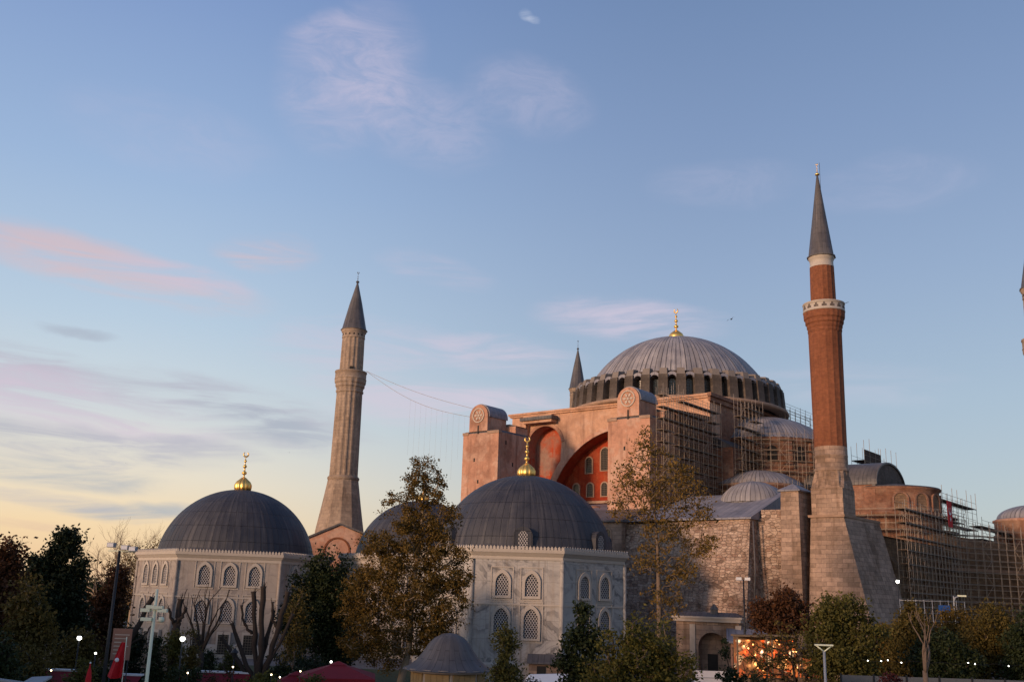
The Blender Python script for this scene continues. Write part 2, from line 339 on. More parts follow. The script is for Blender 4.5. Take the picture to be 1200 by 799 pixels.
M['f_lime'] = foliage('yellow_green_leaves', [(.045, .050, .012), (.095, .090, .020), (.165, .140, .03), (.12, .085, .022)], .35)
M['f_olive'] = foliage('olive_brown_leaves', [(.060, .049, .013), (.105, .080, .02), (.16, .11, .03)], .3)
M['f_gold'] = foliage('golden_brown_plane_leaves', [(.050, .036, .010), (.105, .066, .014), (.18, .105, .02), (.085, .070, .02)], .3)
M['f_gold2'] = foliage('dull_golden_olive_leaves', [(.070, .050, .012), (.12, .078, .016), (.175, .105, .022)], .3)
M['f_yel'] = foliage('thin_yellowing_leaves', [(.10, .062, .014), (.17, .105, .022), (.24, .14, .03), (.11, .09, .024)], .3)
M['f_red'] = foliage('reddish_brown_leaves', [(.045, .020, .012), (.085, .036, .016), (.13, .055, .02)], .25)
M['f_maroon'] = foliage('maroon_leaves', [(.03, .008, .010), (.06, .014, .016), (.08, .02, .02)], .2)
M['bulb'] = emit('warm_white_bulb', (1, .78, .48), 9)
M['ambulb'] = emit('amber_bulb', (1, .42, .12), 7)
M['coolbulb'] = emit('cool_white_bulb', (1, .97, .86), 6)
M['blue'] = plain('blue_tarpaulin', (.012, .06, .22), .6, var=.2)

# ------------------------------------------------------------------ mesh helpers
class MB:
    def __init__(s): s.v = []; s.f = []; s.mi = []; s.uv = []; s.sm = []
    def face(s, pts, m=0, uv=None, sm=False):
        k = len(s.v); s.v += [tuple(p) for p in pts]; s.f.append(tuple(range(k, k+len(pts)))); s.mi.append(m); s.uv.append(uv); s.sm.append(sm)
    def hexa(s, lo, hi, m=0, mt=None, bottom=True):
        n = len(lo)
        for i in range(n):
            j = (i+1) % n; s.face([lo[i], lo[j], hi[j], hi[i]], m)
        s.face(hi, m if mt is None else mt)
        if bottom: s.face(lo[::-1], m)
    def box(s, x0, x1, y0, y1, z0, z1, m=0, mt=None):
        q = lambda z: [(x0, y0, z), (x1, y0, z), (x1, y1, z), (x0, y1, z)]
        s.hexa(q(z0), q(z1), m, mt)
    def prism(s, loop, fn, d0, d1, m=0, holes=(), mh=None, ms=None):
        """2-D outline (u, v) with holes, extruded from d0 to d1; fn maps (u, v, d) to a point"""
        loops = [list(loop)] + [list(h) for h in holes]; flat = [p for l in loops for p in l]
        tris = tessellate_polygon([[Vector((u, v, 0)) for u, v in l] for l in loops])
        for t in tris:
            a, b_, c = [flat[i] for i in t]
            if (b_[0]-a[0])*(c[1]-a[1]) - (b_[1]-a[1])*(c[0]-a[0]) < 0: b_, c = c, b_
            s.face([fn(*q, d0) for q in (a, b_, c)], m); s.face([fn(*q, d1) for q in (a, c, b_)], m)
        for li, l in enumerate(loops):
            mm = (m if ms is None else ms) if li == 0 else (m if mh is None else mh[li-1] if isinstance(mh, (list, tuple)) else mh)
            area = sum(l[i][0]*l[(i+1) % len(l)][1]-l[(i+1) % len(l)][0]*l[i][1] for i in range(len(l)))
            if (area < 0) == (li == 0): l = l[::-1]
            for i in range(len(l)):
                a, b_ = l[i], l[(i+1) % len(l)]
                s.face([fn(*b_, d0), fn(*a, d0), fn(*a, d1), fn(*b_, d1)], mm)
    def lathe(s, prof, seg=32, c=(0, 0), a0=0, a1=360, m=0, ridge=None, sm=True, rot=0):
        full = abs(a1-a0) >= 359.9; n = seg if full else seg+1
        rmax = max(p[0] for p in prof); arc = [0]
        for (r0, z0), (r1, z1) in zip(prof, prof[1:]): arc.append(arc[-1]+math.hypot(r1-r0, z1-z0))
        k = len(s.v)
        for (r, z) in prof:
            for i in range(n):
                a = R(a0+(a1-a0)*i/seg+rot); rr = r*(ridge(i) if ridge else 1)
                s.v.append((c[0]+rr*math.cos(a), c[1]+rr*math.sin(a), z))
        for j in range(len(prof)-1):
            for i in range(seg):
                i2 = (i+1) % n
                s.f.append((k+j*n+i, k+j*n+i2, k+(j+1)*n+i2, k+(j+1)*n+i)); s.mi.append(m); s.sm.append(sm)
                u0, u1 = R((a1-a0)*i/seg)*rmax, R((a1-a0)*(i+1)/seg)*rmax
                s.uv.append([(u0, arc[j]), (u1, arc[j]), (u1, arc[j+1]), (u0, arc[j+1])])
    def tube(s, pts, rad, seg=6, m=0, cap=True):
        pts = [Vector(p) for p in pts]; n = len(pts)
        if not hasattr(rad, '__len__'): rad = [rad]*n
        k = len(s.v); u = None
        for i, p in enumerate(pts):
            t = (pts[min(i+1, n-1)]-pts[max(i-1, 0)]).normalized()
            if u is None: u = t.orthogonal().normalized()
            else:
                u = u-t*u.dot(t)
                u = u.normalized() if u.length > 1e-5 else t.orthogonal().normalized()
            w = t.cross(u)
            for j in range(seg):
                a = 2*math.pi*j/seg; s.v.append(tuple(p+(u*math.cos(a)+w*math.sin(a))*rad[i]))
        for i in range(n-1):
            for j in range(seg):
                j2 = (j+1) % seg
                s.f.append((k+i*seg+j, k+i*seg+j2, k+(i+1)*seg+j2, k+(i+1)*seg+j)); s.mi.append(m); s.uv.append(None); s.sm.append(True)
        if cap:
            s.f.append(tuple(k+j for j in range(seg))[::-1]); s.mi.append(m); s.uv.append(None); s.sm.append(False)
            s.f.append(tuple(k+(n-1)*seg+j for j in range(seg))); s.mi.append(m); s.uv.append(None); s.sm.append(False)
    def ball(s, c, r, m=0, seg=12, sz=1.0):
        prof = [(r*math.cos(a)+1e-4, c[2]+sz*r*math.sin(a)) for a in np.linspace(-math.pi/2, math.pi/2, 8)]
        s.lathe(prof, seg, (c[0], c[1]), m=m)
    def build(s, name, mats, parent=None):
        me = bpy.data.meshes.new(name); me.from_pydata(s.v, [], s.f)
        for x in (mats if isinstance(mats, (list, tuple)) else [mats]): me.materials.append(M[x] if isinstance(x, str) else x)
        me.polygons.foreach_set('material_index', s.mi); me.polygons.foreach_set('use_smooth', s.sm)
        uvl = me.uv_layers.new(name='UVMap'); buf = []
        for fi, f in enumerate(s.f):
            if s.uv[fi] is not None: buf += [c for q in s.uv[fi] for c in q]; continue
            P = [Vector(s.v[i]) for i in f]; nn = Vector((0, 0, 0))
            for i in range(len(P)):
                a, b_ = P[i], P[(i+1) % len(P)]; nn += Vector(((a.y-b_.y)*(a.z+b_.z), (a.z-b_.z)*(a.x+b_.x), (a.x-b_.x)*(a.y+b_.y)))
            if nn.length < 1e-9: nn = Vector((0, 0, 1))
            nn.normalize()
            if abs(nn.z) > .92: buf += [c for p in P for c in (p.x, p.y)]
            else:
                t = Vector((-nn.y, nn.x, 0)).normalized(); w = nn.cross(t)
                buf += [c for p in P for c in (p.dot(t), p.dot(w))]
        uvl.data.foreach_set('uv', buf)
        me.update()
        o = bpy.data.objects.new(name, me); COL.objects.link(o)
        if parent: o.parent = parent
        return o

def tag(o, label, cat, group=None):
    o['label'] = label; o['category'] = cat
    if group: o['group'] = group
    return o
def thing(name, label, cat, loc=(0, 0, 0), rotz=0, group=None):
    o = bpy.data.objects.new(name, None); COL.objects.link(o); o.location = loc; o.rotation_euler = (0, 0, rotz); o.empty_display_size = .5
    return tag(o, label, cat, group)
def dup(root, loc, rotz=0, label=None, group=None, scale=None):
    def cp(o, par):
        c = o.copy(); COL.objects.link(c); c.parent = par
        for ch in [x for x in bpy.data.objects if x.parent == o]: cp(ch, c)
        return c
    r = cp(root, None); r.location = loc; r.rotation_euler = (0, 0, rotz)
    if scale: r.scale = scale
    if label: r['label'] = label
    if group: r['group'] = group
    return r

def arch(cx, z0, w, zs, n=14, point=0.0):
    """outline of an arched opening: foot z0, spring zs, width w; point>0 gives a pointed head"""
    r = w/2; pts = [(cx-r, z0), (cx+r, z0)]
    if point <= 0:
        pts += [(cx+r*math.cos(a), zs+r*math.sin(a)) for a in np.linspace(0, math.pi, n)]
    else:
        off = r*point; R2 = r+off; th = math.acos(off/R2)
        pts += [(cx-off+R2*math.cos(a), zs+R2*math.sin(a)) for a in np.linspace(0, th, n//2)]
        pts += [(cx+off-R2*math.cos(a), zs+R2*math.sin(a)) for a in np.linspace(th, 0, n//2)]
    return pts
S_ = lambda n0: (lambda u, v, d: (u, n0+d, v))            # outline in the (e, z) plane, depth goes north
E_ = lambda e0: (lambda u, v, d: (e0-d, u, v))            # outline in the (n, z) plane, depth goes west

# ------------------------------------------------------------------ ground
def structure(name, mb, mat):
    o = mb.build(name, mat); o['kind'] = 'structure'; return o
g = MB(); g.face([(-3000, -500, 0), (3000, -500, 0), (3000, 5000, 0), (-3000, 5000, 0)]); structure('ground', g, 'paving')
g = MB(); g.face([(-70, 62, .004), (-8, 62, .004), (-8, 112, .004), (-70, 112, .004)]); structure('lawn', g, 'grass')
g = MB(); g.face([(22, 58, .004), (90, 58, .004), (90, 100, .004), (22, 100, .004)]); structure('lawn', g, 'grass')

# ------------------------------------------------------------------ the basilica (local axes: x east, y north)
OX, OY, TH = 29.4, 172.0, R(39)
HSE = Vector((math.cos(TH), -math.sin(TH), 0)); HSN = Vector((math.sin(TH), math.cos(TH), 0)); HSO = Vector((OX, OY, 0))
def hw(e, n, z=0): return HSO + HSE*e + HSN*n + Vector((0, 0, z))
def on_e(px, py, e):
    d = ray(px, py); q = EYE + d*((e-(EYE-HSO).dot(HSE))/d.dot(HSE)); return ((q-HSO).dot(HSN), q.z)
def on_n(px, py, n):
    d = ray(px, py); q = EYE + d*((n-(EYE-HSO).dot(HSN))/d.dot(HSN)); return ((q-HSO).dot(HSE), q.z)

HS = thing('domed_basilica', 'huge ancient basilica with grey ribbed dome, pink walls and a deep red arch', 'mosque', HSO, -TH)

def finial(mb, z, bulb_r, bulb_h, top, c=(0, 0), flute=True):
    k = bulb_h
    rid = (lambda i: 1+.085*math.cos(i*2*math.pi/4)) if flute else None
    mb.lathe([(bulb_r*.80, z), (bulb_r*.92, z+.02*k), (bulb_r*.99, z+.2*k), (bulb_r, z+.42*k), (bulb_r*.82, z+.66*k), (bulb_r*.5, z+.84*k), (bulb_r*.22, z+k)], 48, c, ridge=rid)
    L = top-(z+k); z1 = z+k; r = bulb_r
    prof = [(r*.2, z1-.02)]
    for a, w in ((.02, .10), (.10, .10), (.14, .30), (.20, .30), (.25, .10), (.36, .09), (.40, .24), (.45, .24), (.49, .08), (.58, .07), (.61, .17), (.65, .17), (.68, .06), (.80, .05)):
        prof.append((r*w, z1+a*L))
    mb.lathe(prof, 12, c)
    # crescent ring standing on the tip
    rr = max(.09*L, .12); cz = z1+.80*L+rr
    pts = [(c[0]+rr*math.sin(a), c[1], cz-rr*math.cos(a)) for a in np.linspace(-2.6, 2.6, 15)]
    rad = [.02+.30*rr*max(0, math.cos(a/2)) for a in np.linspace(-2.6, 2.6, 15)]
    mb.tube(pts, rad, 6)

# great dome
mb = MB(); zc, Rd = 36.3, 17.2
prof = [(Rd*math.cos(a), zc+Rd*math.sin(a)) for a in np.linspace(math.asin(6.6/Rd), math.pi/2-.02, 26)] + [(.05, zc+Rd)]
mb.lathe(prof, 240, ridge=lambda i: 1+.010*(1 if i % 6 == 0 else 0)); dome = mb.build('great_dome', 'lead_hs', HS)
mb = MB(); finial(mb, 53.2, 1.35, 1.9, 59.2, flute=False); mb.build('finial', 'gold', dome)
# drum
mb = MB(); mb.lathe([(16.2, 39.0), (16.2, 43.6), (17.0, 43.7), (16.6, 44.0), (14.6, 44.2)], 160); drum = mb.build('drum_wall', 'drumstone', HS)
mb = MB(); mb.lathe([(17.0, 39.0), (18.9, 39.0), (19.0, 39.3), (18.9, 39.55), (17.0, 39.7)], 120); mb.build('drum_ledge', 'corn', HS)
mbp = MB(); mbp.hexa([(16.1, -.76, 39.5), (18.55, -.76, 39.5), (18.55, .76, 39.5), (16.1, .76, 39.5)], [(16.1, -.74, 43.4), (18.25, -.74, 43.1), (18.25, .74, 43.1), (16.1, .74, 43.4)])
mbp.hexa([(16.0, -.62, 43.25), (18.0, -.62, 43.12), (18.0, .62, 43.12), (16.0, .62, 43.25)], [(16.0, -.58, 44.45), (17.7, -.58, 44.2), (17.7, .58, 44.2), (16.0, .58, 44.45)], 1)
mbw = MB()
Y_ = lambda x0: (lambda u, v, d: (x0-d, u, v))
mbw.prism(arch(0, 39.7, 1.35, 41.9), Y_(16.6), 0, .5, 0)
hood = [(1.05*math.cos(a), 42.3+1.25*math.sin(a)) for a in np.linspace(0, math.pi, 12)] + [(.72*math.cos(a), 42.3+.75*math.sin(a)) for a in np.linspace(math.pi, 0, 12)]
mbw.prism(hood, Y_(17.95), 0, 1.6, 1)
pier0 = win0 = None
for i in range(40):
    a = 2*math.pi*i/40
    if pier0 is None: p_ = pier0 = mbp.build('drum_pier', ['drumstone', 'capstone'], HS); w_ = win0 = mbw.build('drum_window', ['drumwin', 'lead_roof'], HS)
    else:
        p_ = pier0.copy(); w_ = win0.copy(); COL.objects.link(p_); COL.objects.link(w_)
    p_.rotation_euler.z = a+math.pi/40; w_.rotation_euler.z = a
# square block under the drum
mb = MB()
AZ, AR = 20.0, 14.8
outer = [(-23, 15), (15.5, 15), (15.5, 38.3), (-23, 38.3)]
big = [(AR, 16.0)]+[(AR*math.cos(a), AZ+AR*math.sin(a)) for a in np.linspace(0, math.pi, 48)]+[(-AR, 16.0)]
nr, nc, nz_ = 3.65, -15.75, 32.7
niche = [(-19.4, 16.5), (-19.4, nz_)] + [(nc-nr*math.cos(a), nz_+nr*math.sin(a)) for a in np.linspace(.1, math.pi-.25, 18)]
a_s = math.acos(-12.1/16.1)
niche += [(16.1*math.cos(a), AZ+16.1*math.sin(a)) for a in np.linspace(a_s+.03, math.pi, 14)] + [(-16.1, 16.5)]
mb.prism(outer, S_(-17.5), 0, 3.2, 0, holes=[big, niche], mh=(1, 2))
sw = mb.build('great_arch_wall', ['arch_plaster', 'red', 'niche'], HS)
ring = [(15.5*math.cos(a), AZ+15.5*math.sin(a)) for a in np.linspace(0, math.pi, 48)] + [(AR*math.cos(a), AZ+AR*math.sin(a)) for a in np.linspace(math.pi, 0, 48)]
mb = MB(); mb.prism(ring, S_(-17.62), 0, .3); mb.build('archivolt', 'plaster', sw)
ring = [(nc+(nr+.55)*math.cos(a), nz_+(nr+.55)*math.sin(a)) for a in np.linspace(.2, math.pi, 24)] + [(nc+nr*math.cos(a), nz_+nr*math.sin(a)) for a in np.linspace(math.pi, .2, 24)]
mb = MB(); mb.prism(ring, S_(-17.66), 0, .3); mb.build('niche_arch', 'plaster', sw)
mb = MB(); mb.box(-23.3, 15.8, -17.85, -14.6, 38.31, 38.6); mb.box(-23.5, 16.0, -18.1, -14.6, 38.6, 38.93); mb.build('cornice', 'arch_plaster', sw)
mb = MB(); mb.box(-23, 15.5, -14.29, 17.5, 15, 38.3, 0, 1); mb.build('square_block', ['brickband', 'lead_dark'], HS)
mb = MB(); mb.hexa([(-23.2, -17.9, 38.96), (15.8, -17.9, 38.96), (15.8, 17.9, 38.96), (-23.2, 17.9, 38.96)], [(-15, -15, 39.5), (12.5, -15, 39.5), (12.5, 15, 39.5), (-15, 15, 39.5)]); mb.build('block_roof', 'lead_dark', HS)
mb = MB(); mb.box(15.52, 15.9, -18.1, 17.8, 37.7, 38.4); mb.box(15.52, 16.2, -18.4, 17.9, 38.4, 38.93); mb.build('east_cornice', 'brickband', HS)
mb = MB(); mb.box(-19.3, -13.2, -19.2, -17.7, 36.75, 38.0); mb.box(-19.7, -12.9, -19.6, -17.72, 37.2, 37.75, 1); mb.box(-19.5, -19.1, -18.6, -17.7, 24, 36.7); mb.build('niche_gable_box', ['arch_plaster', 'lead_dark'], HS)
mb = MB(); mb.prism(niche, S_(-15.0), 0, .3); mb.build('niche_back_wall', 'niche', HS)
# tympanum
mb = MB(); mb.box(-14.85, 15, -14.62, -14.3, 15, 36); ty = mb.build('tympanum_wall', 'red', HS)
def arched_window(parent, e, z0, w, zs, n0, fr=.22, mats=('corn', 'darkwin')):
    mb = MB(); o_ = arch(e, z0-fr*.6, w+2*fr, zs); i_ = arch(e, z0, w, zs)
    mb.prism(o_, S_(n0-.14), 0, .3, 0, holes=[i_]); mb.prism(i_, S_(n0-.03), 0, .1, 1)
    return mb.build('window', list(mats), parent)
for k in range(-4, 5): arched_window(ty, .25+2.82*k, 24.4, 1.15, 26.0, -14.62)
for e, z0, w, zs in ((-8.5, 28.3, 1.2, 30.3), (-5.3, 28.6, 1.6, 31.5), (-1.9, 28.6, 1.6, 31.8), (1.6, 28.6, 1.6, 31.8), (5.2, 28.6, 1.6, 31.5), (8.5, 28.3, 1.2, 30.3)): arched_window(ty, e, z0, w, zs, -14.62)
mb = MB(); mb.box(-14.5, 14.5, -15.2, -14.63, 23.2, 23.6); mb.build('ledge', 'corn', ty)

# buttress towers
def buttress(e0, e1, g0, g1, rear_h, rear_n):
    c = (g0+g1)/2; r = (g1-g0)/2; zs = 35.05
    mb = MB(); mb.box(e0, e1, -36, -28.4, 0, 32.4)
    mb.hexa([(e0, -36, 32.4), (e1, -36, 32.4), (e1, -28.4, 32.4), (e0, -28.4, 32.4)], [(e0+.25, -35.8, 32.75), (e1-.25, -35.8, 32.75), (e1-.25, -28.6, 32.75), (e0+.25, -28.6, 32.75)], 1)
    gab = [(g0, 32.7), (g1, 32.7), (g1, zs)] + [(c+r*math.cos(a), zs+r*math.sin(a)) for a in np.linspace(0.05, math.pi, 20)]
    mb.prism(gab, S_(-36.05), 0, 4.6)
    b = mb.build('buttress_tower', ['plaster', 'lead_dark'], HS)
    arc = [(c+(r+.16)*math.cos(a), zs+(r+.16)*math.sin(a)) for a in np.linspace(-.06, math.pi+.06, 24)] + [(c+(r+.01)*math.cos(a), zs+(r+.01)*math.sin(a)) for a in np.linspace(math.pi+.06, -.06, 24)]
    mb = MB(); mb.prism(arc, S_(-35.75), 0, 4.5); mb.build('barrel_roof', 'lead_roof', b)
    mb = MB(); mb.box(g0+.1, e1-.4, -31.4, -28.4, 32.76, 33.9); mb.hexa([(g0, -31.4, 33.91), (e1-.2, -31.4, 33.91), (e1-.2, -28.3, 33.91), (g0, -28.3, 33.91)], [(g0, -31.4, 34.3), (e1-1.6, -31.4, 34.3), (e1-1.6, -28.3, 34.3), (g0, -28.3, 34.3)], 1); mb.build('stair_house', ['plaster', 'lead_dark'], b)
    # rosette
    mb = MB()
    circ = lambda q, n=28: [(c+q*math.cos(a), zs+.15+q*math.sin(a)) for a in np.linspace(0, 2*math.pi, n, endpoint=False)]
    mb.prism(circ(1.18), S_(-36.2), 0, .2, 0, holes=[circ(1.0)])
    for k in range(6):
        a = k*math.pi/3; u, v = c+.55*math.cos(a), zs+.15+.55*math.sin(a)
        mb.prism([(u+.27*math.cos(t)*math.cos(a)-.17*math.sin(t)*math.sin(a), v+.27*math.cos(t)*math.sin(a)+.17*math.sin(t)*math.cos(a)) for t in np.linspace(0, 2*math.pi, 10, endpoint=False)], S_(-36.15), 0, .14, 0)
    mb.prism(circ(.2, 12), S_(-36.15), 0, .14, 0); mb.prism(circ(.995), S_(-36.07), 0, .04, 1)
    mb.build('rosette', ['graystone', 'plaster'], b)
    mb = MB(); mb.box(c-.13, c+.13, -36.07, -35.9, 32.3, 33.6); mb.build('slit_window', 'dark', b)
    for (de, z) in ((-.6, 28.0), (.3, 24.6)):
        mb = MB(); mb.box(c+de-.14, c+de+.14, -36.02, -35.9, z, z+.55); mb.build('slit_window', 'dark', b)
    for (n_, z) in ((-34.2, 30.6), (-32.4, 27.4)):
        mb = MB(); mb.box(e1-.1, e1+.02, n_-.14, n_+.14, z, z+.6); mb.build('slit_window', 'dark', b)
    for s_ in (-1, 1):
        x0, x1 = (e0-.08, g0-.05) if s_ < 0 else (g1+.05, e1+.08)
        sh = MB(); sh.box(x0, x1, -36.12, -35.4, 32.2, 32.62); sh.build('shoulder_cap', 'corn', b)
    if rear_h:
        mb = MB(); mb.hexa([(e0, -28.39, 0), (e1, -28.39, 0), (e1, -17.7, 0), (e0, -17.7, 0)], [(e0, -28.39, rear_h), (e1, -28.39, rear_h), (e1, -17.7, rear_h+.6), (e0, -17.7, rear_h+.6)], 0, 1); mb.build('rear_wall', ['brickband', 'lead_dark'], b)
buttress(-17.9, -10.7, -16.7, -13.0, 0, 0)
buttress(9.2, 16.0, 10.75, 14.3, 34.6, 0)

# gallery level
mb = MB(); mb.box(-23, 19, -35.6, -14.7, 0, 19.3); mb.build('south_gallery_wall', 'rubble', HS)
mb = MB(); mb.hexa([(-23.2, -36.3, 19.31), (19.3, -36.3, 19.31), (19.3, -14.7, 19.31), (-23.2, -14.7, 19.31)], [(-23.2, -36.3, 19.6), (19.3, -36.3, 19.6), (19.3, -14.7, 23.1), (-23.2, -14.7, 23.1)]); mb.build('south_gallery_roof', 'lead_roof', HS)
e_, z_ = on_n(697, 600, -24)
mb = MB(); mb.lathe([(2.0*math.cos(a), z_-1.0+2.0*math.sin(a)) for a in np.linspace(-.3, math.pi/2-.02, 10)], 24, (e_, -24)); mb.build('plaster_domelet', 'plaster', HS)
mb = MB(); mb.box(5.5, 15.3, -42, -35.62, 0, 17.7); mb.build('stair_block', 'rubble', HS)
mb = MB(); mb.box(5.3, 15.34, -42.04, -41.2, 6, 17.72); blk = mb.build('stair_block_front', 'ashlar', HS)
e_, z_ = on_n(713, 626, -42.04); arched_window(blk, e_, z_-.8, .7, z_+.3, -42.04, .2)
mb = MB(); mb.hexa([(5, -42.4, 17.73), (15.7, -42.4, 17.73), (15.7, -35.5, 17.73), (5, -35.5, 17.73)], [(5, -42.4, 17.95), (15.7, -42.4, 17.95), (15.3, -36.35, 19.9), (5, -36.35, 19.9)]); mb.build('stair_block_roof', 'lead_dark', HS)
mb = MB(); mb.hexa([(15.31, -44.0, 0), (33.2, -44.6, 0), (33.0, -35.7, 0), (15.31, -35.7, 0)], [(15.31, -40.6, 17.5), (32.7, -41, 17.8), (32.7, -35.7, 17.8), (15.31, -35.7, 17.5)])
mb.build('battered_buttress_wall', 'rubble', HS)
mb = MB(); mb.hexa([(15.8, -41.2, 17.81), (33.0, -41.4, 17.81), (33.0, -30, 17.81), (15.8, -30, 17.81)], [(15.8, -41.2, 18.0), (33.0, -41.4, 18.0), (33.0, -31, 21.9), (19.5, -31, 21.9)]); mb.build('sloping_roof', 'lead_roof', HS)
mb = MB(); mb.lathe([(4.3, 20.6), (4.2, 21.2), (3.7, 22.0), (2.9, 22.75), (1.7, 23.3), (.05, 23.6)], 64, (28.3, -30.6), ridge=lambda i: 1+.02*(i % 4 == 0)); mb.lathe([(4.1, 18), (4.1, 20.9)], 48, (28.3, -30.6)); mb.build('small_lead_dome', 'lead_small', HS)
mb = MB(); mb.box(32.75, 36.2, -39.2, -34, 0, 18.0); mb.box(33.2, 36, -39.0, -34, 18.0, 19.0); mb.build('recessed_wall', 'rubble', HS)
mb = MB(); mb.tube([(33.1, -41.1, 17.5), (33.25, -41.2, 12), (33.5, -42.6, 4)], .10, 6); mb.tube([(36.05, -39.35, 18), (36.05, -39.35, 8)], .10, 6); mb.build('rain_pipe', 'lead_dark', HS)
mb = MB(); mb.hexa([(35.9, -40.6, 0), (38.7, -40.6, 0), (38.7, -36, 0), (35.9, -36, 0)], [(36.2, -40, 21), (38.4, -40, 21), (38.4, -36.3, 21), (36.2, -36.3, 21)]); tw = mb.build('square_stair_tower', 'ashlar', HS)
mb = MB(); q = lambda o, z: [(36.2-o, -40-o, z), (38.4+o, -40-o, z), (38.4+o, -36.3+o, z), (36.2-o, -36.3+o, z)]
mb.hexa(q(.25, 21.0), q(.28, 21.15)); mb.hexa(q(.28, 21.15), q(-1.0, 21.95)); mb.build('pyramid_roof', 'lead_roof', tw)

# east end
mb = MB(); mb.box(15.52, 31, -35.59, 36, 0, 18.9); mb.build('east_aisle_wall', 'brickband', HS)
mb = MB(); mb.hexa([(15.53, -33.9, 18.91), (31.3, -33.9, 18.91), (31.3, 36.3, 18.91), (15.53, 36.3, 18.91)], [(15.53, -30, 21), (27, -30, 19.6), (27, 33, 19.6), (15.53, 33, 21)]); mb.build('east_aisle_roof', 'lead_dark', HS)
mb = MB(); mb.lathe([(10.95, 33.0), (10.9, 33.15), (10.3, 33.35), (9.4, 34.4), (8.0, 35.6), (6.2, 36.6), (4.0, 37.3), (2, 37.6), (.05, 37.7)], 100, (15.9, 0), -95, 95, ridge=lambda i: 1+.008*(i % 4 == 0)); mb.build('semi_dome', 'lead_small', HS)
mb = MB(); mb.lathe([(10.4, 28.0), (10.4, 32.3), (10.9, 32.5), (10.9, 33.0)], 80, (15.9, 0), -95, 95); sdr = mb.build('semi_dome_drum', 'brickband', HS)
for k in range(-3, 4):
    mb = MB(); mb.prism(arch(0, 29.2, 1.5, 31.0), lambda u, v, d: (10.43-d, u, v), 0, .2, 0); w_ = mb.build('window', 'dark', sdr); w_.location = (15.9, 0, 0); w_.rotation_euler.z = R(k*25-8)
for k in range(-4, 4):
    mb = MB(); mb.hexa([(10.3, -.7, 28.2), (11.1, -.7, 28.2), (11.1, .7, 28.2), (10.3, .7, 28.2)], [(10.3, -.7, 32.4), (10.8, -.7, 32.4), (10.8, .7, 32.4), (10.3, .7, 32.4)]); w_ = mb.build('pier', 'brickband', sdr); w_.location = (15.9, 0, 0); w_.rotation_euler.z = R(k*25+4.5)
mb = MB(); mb.lathe([(11.3, 19), (11.3, 27.3), (11.6, 27.5), (11.5, 27.9), (10.3, 28.3)], 80, (15.9, 0), -95, 95); mb.build('semi_dome_base', 'brickband', HS)
for n_ in (-12.2, 12.2):
    mb = MB(); mb.lathe([(6.5, 25.0), (6.45, 25.25), (5.6, 25.9), (4, 26.8), (2, 27.3), (.05, 27.5)], 60, (20.6, n_), ridge=lambda i: 1+.01*(i % 4 == 0)); mb.build('exedra_semi_dome', 'lead_small', HS)
    mb = MB(); mb.lathe([(6.2, 18.5), (6.2, 24.4), (6.6, 24.6), (6.6, 25.0)], 60, (20.6, n_)); mb.build('exedra_wall', 'brickband', HS)
mb = MB(); mb.box(15.55, 19, -17.3, -9, 18.9, 30.5); mb.hexa([(15.55, -17.4, 30.5), (19.1, -17.4, 30.5), (19.1, -9, 30.5), (15.55, -9, 30.5)], [(15.55, -17.4, 32.2), (16.2, -17.4, 32.2), (16.2, -9, 32.2), (15.55, -9, 32.2)], 1); mb.build('east_pier', ['brickband', 'lead_dark'], HS)
# apse
AC = (36.0, .5)
mb = MB(); mb.lathe([(6.7, 0), (6.7, 21.2), (6.9, 21.3), (6.7, 21.5), (6.6, 24.7), (6.9, 24.85), (6.9, 25.1)], 72, AC); aps = mb.build('apse_wall', 'brickband', HS)
mb = MB(); mb.lathe([(6.95, 25.1), (6.8, 25.25), (.05, 26.2)], 60, AC); mb.build('apse_roof', 'lead_dark', HS)
for dg in (-62, -36, -10, 16):
    mb = MB(); o_ = arch(0, 21.7, 2.3, 23.2); i_ = arch(0, 21.7, 1.8, 23.2)
    mb.prism(o_, lambda u, v, d: (6.86-d, u, v), 0, .3, 0, holes=[[(p[0], p[1]+.02) for p in i_]]); mb.prism(i_, lambda u, v, d: (6.72-d, u, v), 0, .1, 1)
    w_ = mb.build('blind_arch', ['brickband', 'brownwall'], aps); w_.location = (*AC, 0); w_.rotation_euler.z = R(dg)
bar = [(-6.5, 25.2), (6.5, 25.2)] + [(6.5*math.cos(a), 25.6+3.5*math.sin(a)) for a in np.linspace(0, math.pi, 24)]
mb = MB(); mb.prism(bar, lambda u, v, d: (36.0-d, AC[1]-.3+u, v), 0, .5, 1, ms=0)
arcr = [(6.65*math.cos(a), 25.6+3.65*math.sin(a)) for a in np.linspace(-.05, math.pi+.05, 32)] + [(6.4*math.cos(a), 25.6+3.4*math.sin(a)) for a in np.linspace(math.pi+.05, -.05, 32)]
mb.prism(arcr, lambda u, v, d: (36.25-d, AC[1]-.3+u, v), 0, 11, 0); mb.build('bema_vault', ['lead_dark', 'drumstone'], HS)
mb = MB(); mb.box(25, 35.9, AC[1]-6.7, AC[1]+6.3, 18.9, 25.55); mb.build('bema_wall', 'brickband', HS)
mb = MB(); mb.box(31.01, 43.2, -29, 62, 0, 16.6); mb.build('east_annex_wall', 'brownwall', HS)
mb = MB(); mb.hexa([(30.9, -29.3, 16.61), (43.6, -29.3, 16.61), (43.6, 62.3, 16.61), (30.9, 62.3, 16.61)], [(30.9, -29.3, 18.0), (41.4, -29.3, 17.0), (41.4, 62.3, 17.0), (30.9, 62.3, 18.0)]); mb.build('east_annex_roof', 'lead_dark', HS)
